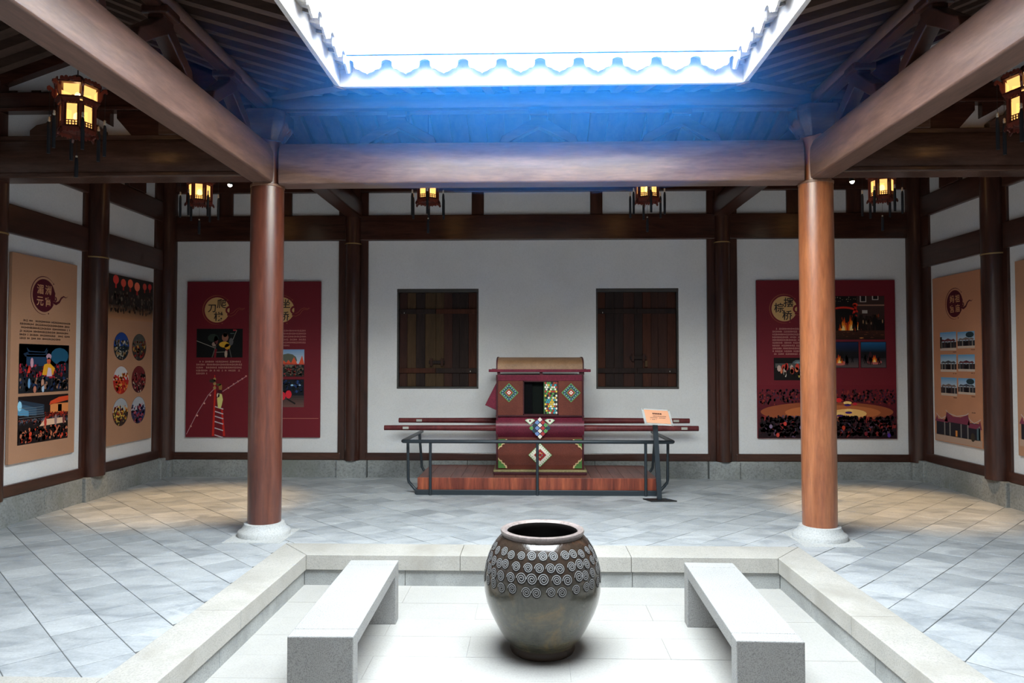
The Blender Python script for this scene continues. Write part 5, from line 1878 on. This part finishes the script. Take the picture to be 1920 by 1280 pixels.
M['bead'] = plain('ivory_bead', (.55, .48, .38), .4)


def hexpt(r, k, z, ph=0.0):
    a = PI / 6 + k * PI / 3 + ph
    return Vector((r * math.cos(a), r * math.sin(a), z))


def hexring(mb, r0, r1, z0, z1):
    vs = []
    for (r, z) in ((r0, z0), (r1, z0), (r1, z1), (r0, z1)):
        vs += [hexpt(r, k, z) for k in range(6)]
    fs = []
    for j in range(4):
        for k in range(6):
            fs.append((j * 6 + k, j * 6 + (k + 1) % 6, ((j + 1) % 4) * 6 + (k + 1) % 6, ((j + 1) % 4) * 6 + k))
    return mb.add(vs, fs)


def make_lantern(label):
    # local origin at the bottom of the glazed body
    t = thing('palace_lantern', label, 'lantern', (0, 0, 0), 0, 'hexagonal palace lanterns')
    RB, RT = .122, .150
    # rings
    for (r0, r1, z0, z1, nm) in ((RB - .02, RB + .014, -.006, .010, 'lower_ring'), (RB - .02, RB + .016, .190, .206, 'middle_ring'), (RT - .03, RT + .014, .222, .236, 'crown_ring'), (RT - .03, RT + .016, .338, .352, 'top_ring')):
        build(hexring(MB(), r0, r1, z0, z1), nm, M['rosewood'], t, local=True)
    build(MB().lathe([(.02, .44), (.045, .425), (.06, .40), (.16, .352), (.155, .340), (.0, .345)], 6), 'roof_cap', M['rosewood'], t, local=True)
    for k in range(6):
        build(MB().tube([hexpt(RB + .004, k, .0), hexpt(RB + .004, k, .20)], .011, 6), 'corner_post', M['rosewood_red'], t, local=True)
        build(MB().tube([hexpt(RT, k, .225), hexpt(RT, k, .345)], .010, 6), 'crown_post', M['rosewood_red'], t, local=True)
        a, b = hexpt(RB - .004, k, 0), hexpt(RB - .004, (k + 1) % 6, 0)

        def quadpane(a, b, z0, z1, i0, i1):
            p, q = a.lerp(b, i0), a.lerp(b, i1)
            return MB().add([(p.x, p.y, z0), (q.x, q.y, z0), (q.x, q.y, z1), (p.x, p.y, z1)], [(0, 1, 2, 3)])
        pn = build(quadpane(a, b, .045, .188, .17, .83), 'glass_pane', M['pane'], t, local=True)
        mid, dr = (a + b) / 2, (b - a)
        u = dr.normalized()
        nr = Vector((mid.x, mid.y, 0)).normalized()

        def slab(p0, p1, th=.006, off=.004):
            """p0,p1 = (along, z)"""
            mb = MB()
            vs = []
            for w in (off, off + th):
                for (s_, z_) in ((p0[0], p0[1]), (p1[0], p0[1]), (p1[0], p1[1]), (p0[0], p1[1])):
                    v = mid + u * s_ + nr * w
                    vs.append((v.x, v.y, z_))
            return vs
        F6 = [(0, 1, 2, 3), (7, 6, 5, 4), (0, 4, 5, 1), (1, 5, 6, 2), (2, 6, 7, 3), (3, 7, 4, 0)]
        hw = dr.length / 2
        # frame of the pane: stiles, low rail and a lattice of small rosettes below
        mb = MB()
        for p0, p1 in (((-hw + .008, .008), (-hw * .62, .195)), ((hw * .62, .008), (hw - .008, .195)), ((-hw * .62, .052), (hw * .62, .058)), ((-hw * .62, .008), (hw * .62, .020)), ((-hw * .62, .183), (hw * .62, .195))):
            mb.add(slab(p0, p1), F6)
        build(mb, 'pane_frame', M['rosewood'], t, local=True)
        mb = MB()
        for sx in (-.022, 0, .022):
            mb.add(slab((sx - .0035, .02), (sx + .0035, .052)), F6)
        mb.add(slab((-hw * .6, .034), (hw * .6, .039)), F6)
        build(mb, 'lattice', M['rosewood'], t, local=True)
        build(quadpane(a, b, .018, .052, .2, .8), 'glass_pane', M['pane'], t, local=True)
        # crown pane with frame
        a2, b2 = hexpt(RT - .006, k, 0), hexpt(RT - .006, (k + 1) % 6, 0)
        build(quadpane(a2, b2, .245, .330, .12, .88), 'crown_pane', M['pane'], t, local=True)
        # carved friezes: scalloped boards above and below the body and on the crown
        def frieze(r, zt, hgt, n, name, mat, flip=False, wd=.86):
            A, B = hexpt(r, k, 0), hexpt(r, (k + 1) % 6, 0)
            md, uu = (A + B) / 2, (B - A).normalized()
            hl = (B - A).length / 2 * wd
            top = [(-hl, 0), (hl, 0)]
            low = []
            for i in range(n):
                c = hl - (2 * i + 1) * hl / n
                rr = hl / n
                for q in range(5):
                    an = PI * q / 4
                    low.append((c + rr * math.cos(an), -hgt * .45 - hgt * .55 * math.sin(an) * (1.0 if i % 2 else .72)))
            pts = top + low
            sgn = -1 if flip else 1
            nn = Vector((md.x, md.y, 0)).normalized()

            def lift(p, q, w):
                v = md + uu * p + nn * w
                return (v.x, v.y, zt + sgn * q)
            o = build(MB().prism(pts, lift, 0, .007), name, mat, t, local=True)
            return o
        frieze(RB + .016, .222, .036, 5, 'carved_frieze', M['rosewood_red'])
        frieze(RB + .014, .002, .042, 5, 'carved_fringe', M['rosewood_red'])
        frieze(RT + .016, .350, .034, 5, 'crown_crest', M['rosewood_red'], True)
        # carved corner scroll carrying the tassel
        c0 = hexpt(1, k, 0)
        sc = [(.150, .30), (.172, .325), (.196, .345), (.212, .335), (.214, .315), (.202, .305), (.192, .318), (.180, .305), (.178, .270), (.160, .235), (.150, .240)]
        tn = Vector((-c0.y, c0.x, 0))
        build(MB().prism(sc, lambda p, q, w: tuple(c0 * p + tn * w + Vector((0, 0, q))), -.008, .008), 'corner_scroll', M['rosewood_red'], t, local=True)
        sc2 = [(.126, .0), (.150, -.02), (.158, -.045), (.148, -.058), (.138, -.045), (.128, -.035)]
        build(MB().prism(sc2, lambda p, q, w: tuple(c0 * p + tn * w + Vector((0, 0, q))), -.007, .007), 'lower_scroll', M['rosewood'], t, local=True)
        tp = c0 * .196
        ts = build(MB().lathe([(.0125, -.185), (.0135, -.10), (.013, .03), (.009, .055), (.004, .062)], 10, (tp.x, tp.y, 0)), 'tassel', M['tassel'], t, smooth=40, local=True)
        build(MB().lathe([(.004, .060), (.009, .066), (.010, .075), (.007, .083), (.009, .090), (.006, .10), (.001, .103)], 8, (tp.x, tp.y, 0)), 'bead', M['bead'], ts, smooth=60, local=True)
        build(MB().tube([(tp.x, tp.y, .10), (tp.x, tp.y, .318)], .0015, 5), 'cord', M['tassel'], ts, local=True)
    ts = build(MB().lathe([(.014, -.36), (.0145, -.28), (.012, -.215), (.005, -.205)], 10), 'tassel', M['tassel'], t, smooth=40, local=True)
    build(MB().lathe([(.004, -.206), (.008, -.201), (.008, -.192), (.002, -.188)], 8), 'bead', M['bead'], ts, smooth=60, local=True)
    build(MB().tube([(0, 0, -.19), (0, 0, .0)], .0015, 5), 'cord', M['tassel'], ts, local=True)
    build(MB().lathe([(.115, -.004), (.11, .0), (.0, .0)], 6), 'floor_plate', M['rosewood'], t, local=True)
    build(MB().lathe([(.0, .075), (.018, .08), (.028, .10), (.024, .13), (.010, .145), (.0, .146)], 12), 'bulb', M['bulb'], t, smooth=60, local=True)
    build(MB().lathe([(.0, .245), (.014, .25), (.022, .27), (.018, .295), (.008, .305), (.0, .306)], 12), 'bulb', M['bulb'], t, smooth=60, local=True)
    build(MB().tube([(0, 0, .43), (0, 0, 1.16)], .004, 6), 'hanging_chain', M['tassel'], t, local=True)
    return t


LZ0 = 3.295
spots = [((-1.213, 7.85), 'lit hexagonal lantern in front of the white wall above the left shutter window', .10),
         ((1.213, 7.85), 'lit hexagonal lantern in front of the white wall above the right shutter window', .05),
         ((-3.79, 7.85), 'lit hexagonal lantern in the far left corner of the hall', -.15),
         ((3.77, 7.85), 'lit hexagonal lantern in the far right corner of the hall', .2),
         ((-3.60, 5.40), 'large near lit hexagonal lantern beside the beam at the left edge', -.28),
         ((3.66, 5.40), 'large near lit hexagonal lantern cut by the right picture edge', .25)]
lan = make_lantern(spots[0][1])
for i, ((x, y), lab, rz) in enumerate(spots):
    o = lan if i == 0 else copy_tree(lan)
    o['label'] = lab
    o.location = (x, y, LZ0)
    o.rotation_euler = (0, 0, rz)

# ================================================================== SPOT LAMPS
m, nt, bs = new_mat('lit_spot_lens')
out = nt.nodes['Material Output']
nt.nodes.remove(bs)
em = N(nt, 'ShaderNodeEmission')
em.inputs[0].default_value = (1.0, .86, .62, 1)
em.inputs[1].default_value = 40.0
nt.links.new(em.outputs[0], out.inputs[0])
M['spot_lens'] = m


def spot_lamp(x, y, z, aim, label, watts, cone):
    t = thing('spot_lamp', label, 'lamp', (x, y, z))
    d = (Vector(aim) - Vector((x, y, z))).normalized()
    build(MB().tube([Vector((0, 0, .0)) - d * .09, Vector((0, 0, 0)) + d * .004], [.022, .028], 14), 'housing', M['plate_black'], t, smooth=40, local=True)
    build(MB().tube([d * .002, d * .012, d * .022, d * .028], [.024, .022, .014, .003], 14), 'lens', M['spot_lens'], t, local=True)
    build(MB().tube([Vector((0, 0, .0)) - d * .05, (0, 0, .16)], .006, 6), 'bracket', M['plate_black'], t, local=True)
    l = bpy.data.lights.new('spot_lamp_light', 'SPOT')
    l.energy = watts
    l.color = (1.0, .64, .30)
    l.spot_size = math.radians(cone)
    l.spot_blend = .7
    l.shadow_soft_size = .03
    o = bpy.data.objects.new('spot_lamp_light', l)
    o.location = d * .035
    o.rotation_euler = d.to_track_quat('-Z', 'Y').to_euler()
    o.parent = t
    COL.objects.link(o)


spot_lamp(-3.38, 7.70, 3.455, (-3.7, 7.55, 0), 'small lit spot lamp under the tie beam left of the dark red column', 480, 46)
spot_lamp(3.38, 7.70, 3.445, (3.7, 7.6, 0), 'small lit spot lamp under the tie beam right of the orange brown column', 480, 46)

# ================================================================== LENS GLARE, added as a blue scattering volume under the roof opening
m = bpy.data.materials.new('blue_glare_scatter')
m.use_nodes = True
nt = m.node_tree
nt.nodes.remove(nt.nodes['Principled BSDF'])
vs_ = N(nt, 'ShaderNodeVolumeScatter')
vs_.inputs['Color'].default_value = (0.035, 0.30, 1.0, 1)  # blue scatter colour stands in for the lens's veiling glare
vs_.inputs['Density'].default_value = 0.075
vs_.inputs['Anisotropy'].default_value = 0.0
nt.links.new(vs_.outputs[0], nt.nodes['Material Output'].inputs['Volume'])
M['glare_volume'] = m


def ellipsoid(c, r, nu=32, nv=16):
    mb = MB()
    vs = [(c[0], c[1], c[2] - r[2])]
    for j in range(1, nv):
        t = -PI / 2 + PI * j / nv
        for i in range(nu):
            a = 2 * PI * i / nu
            vs.append((c[0] + r[0] * math.cos(t) * math.cos(a), c[1] + r[1] * math.cos(t) * math.sin(a), c[2] + r[2] * math.sin(t)))
    vs.append((c[0], c[1], c[2] + r[2]))
    fs = [(0, 1 + (i + 1) % nu, 1 + i) for i in range(nu)]
    for j in range(nv - 2):
        fs += [(1 + j * nu + i, 1 + j * nu + (i + 1) % nu, 1 + (j + 1) * nu + (i + 1) % nu, 1 + (j + 1) * nu + i) for i in range(nu)]
    top = len(vs) - 1
    b0 = 1 + (nv - 2) * nu
    fs += [(b0 + i, b0 + (i + 1) % nu, top) for i in range(nu)]
    return mb.add(vs, fs)


glare = empty('glare_volume', (0, 5.5, 3.5))
glare['kind'] = 'stuff'
glare['label'] = 'thin bluish volume added in place of lens glare under the rear eave of the roof opening'
glare['category'] = 'glare_volume'
for c, r in (((0, 5.35, 3.58), (3.1, 1.3, 0.76)), ((0, 5.5, 3.60), (2.4, 0.85, 0.55)), ((0, 5.45, 3.62), (1.9, 0.7, 0.40))):
    build(ellipsoid(c, r), 'glare_layer', M['glare_volume'], glare)
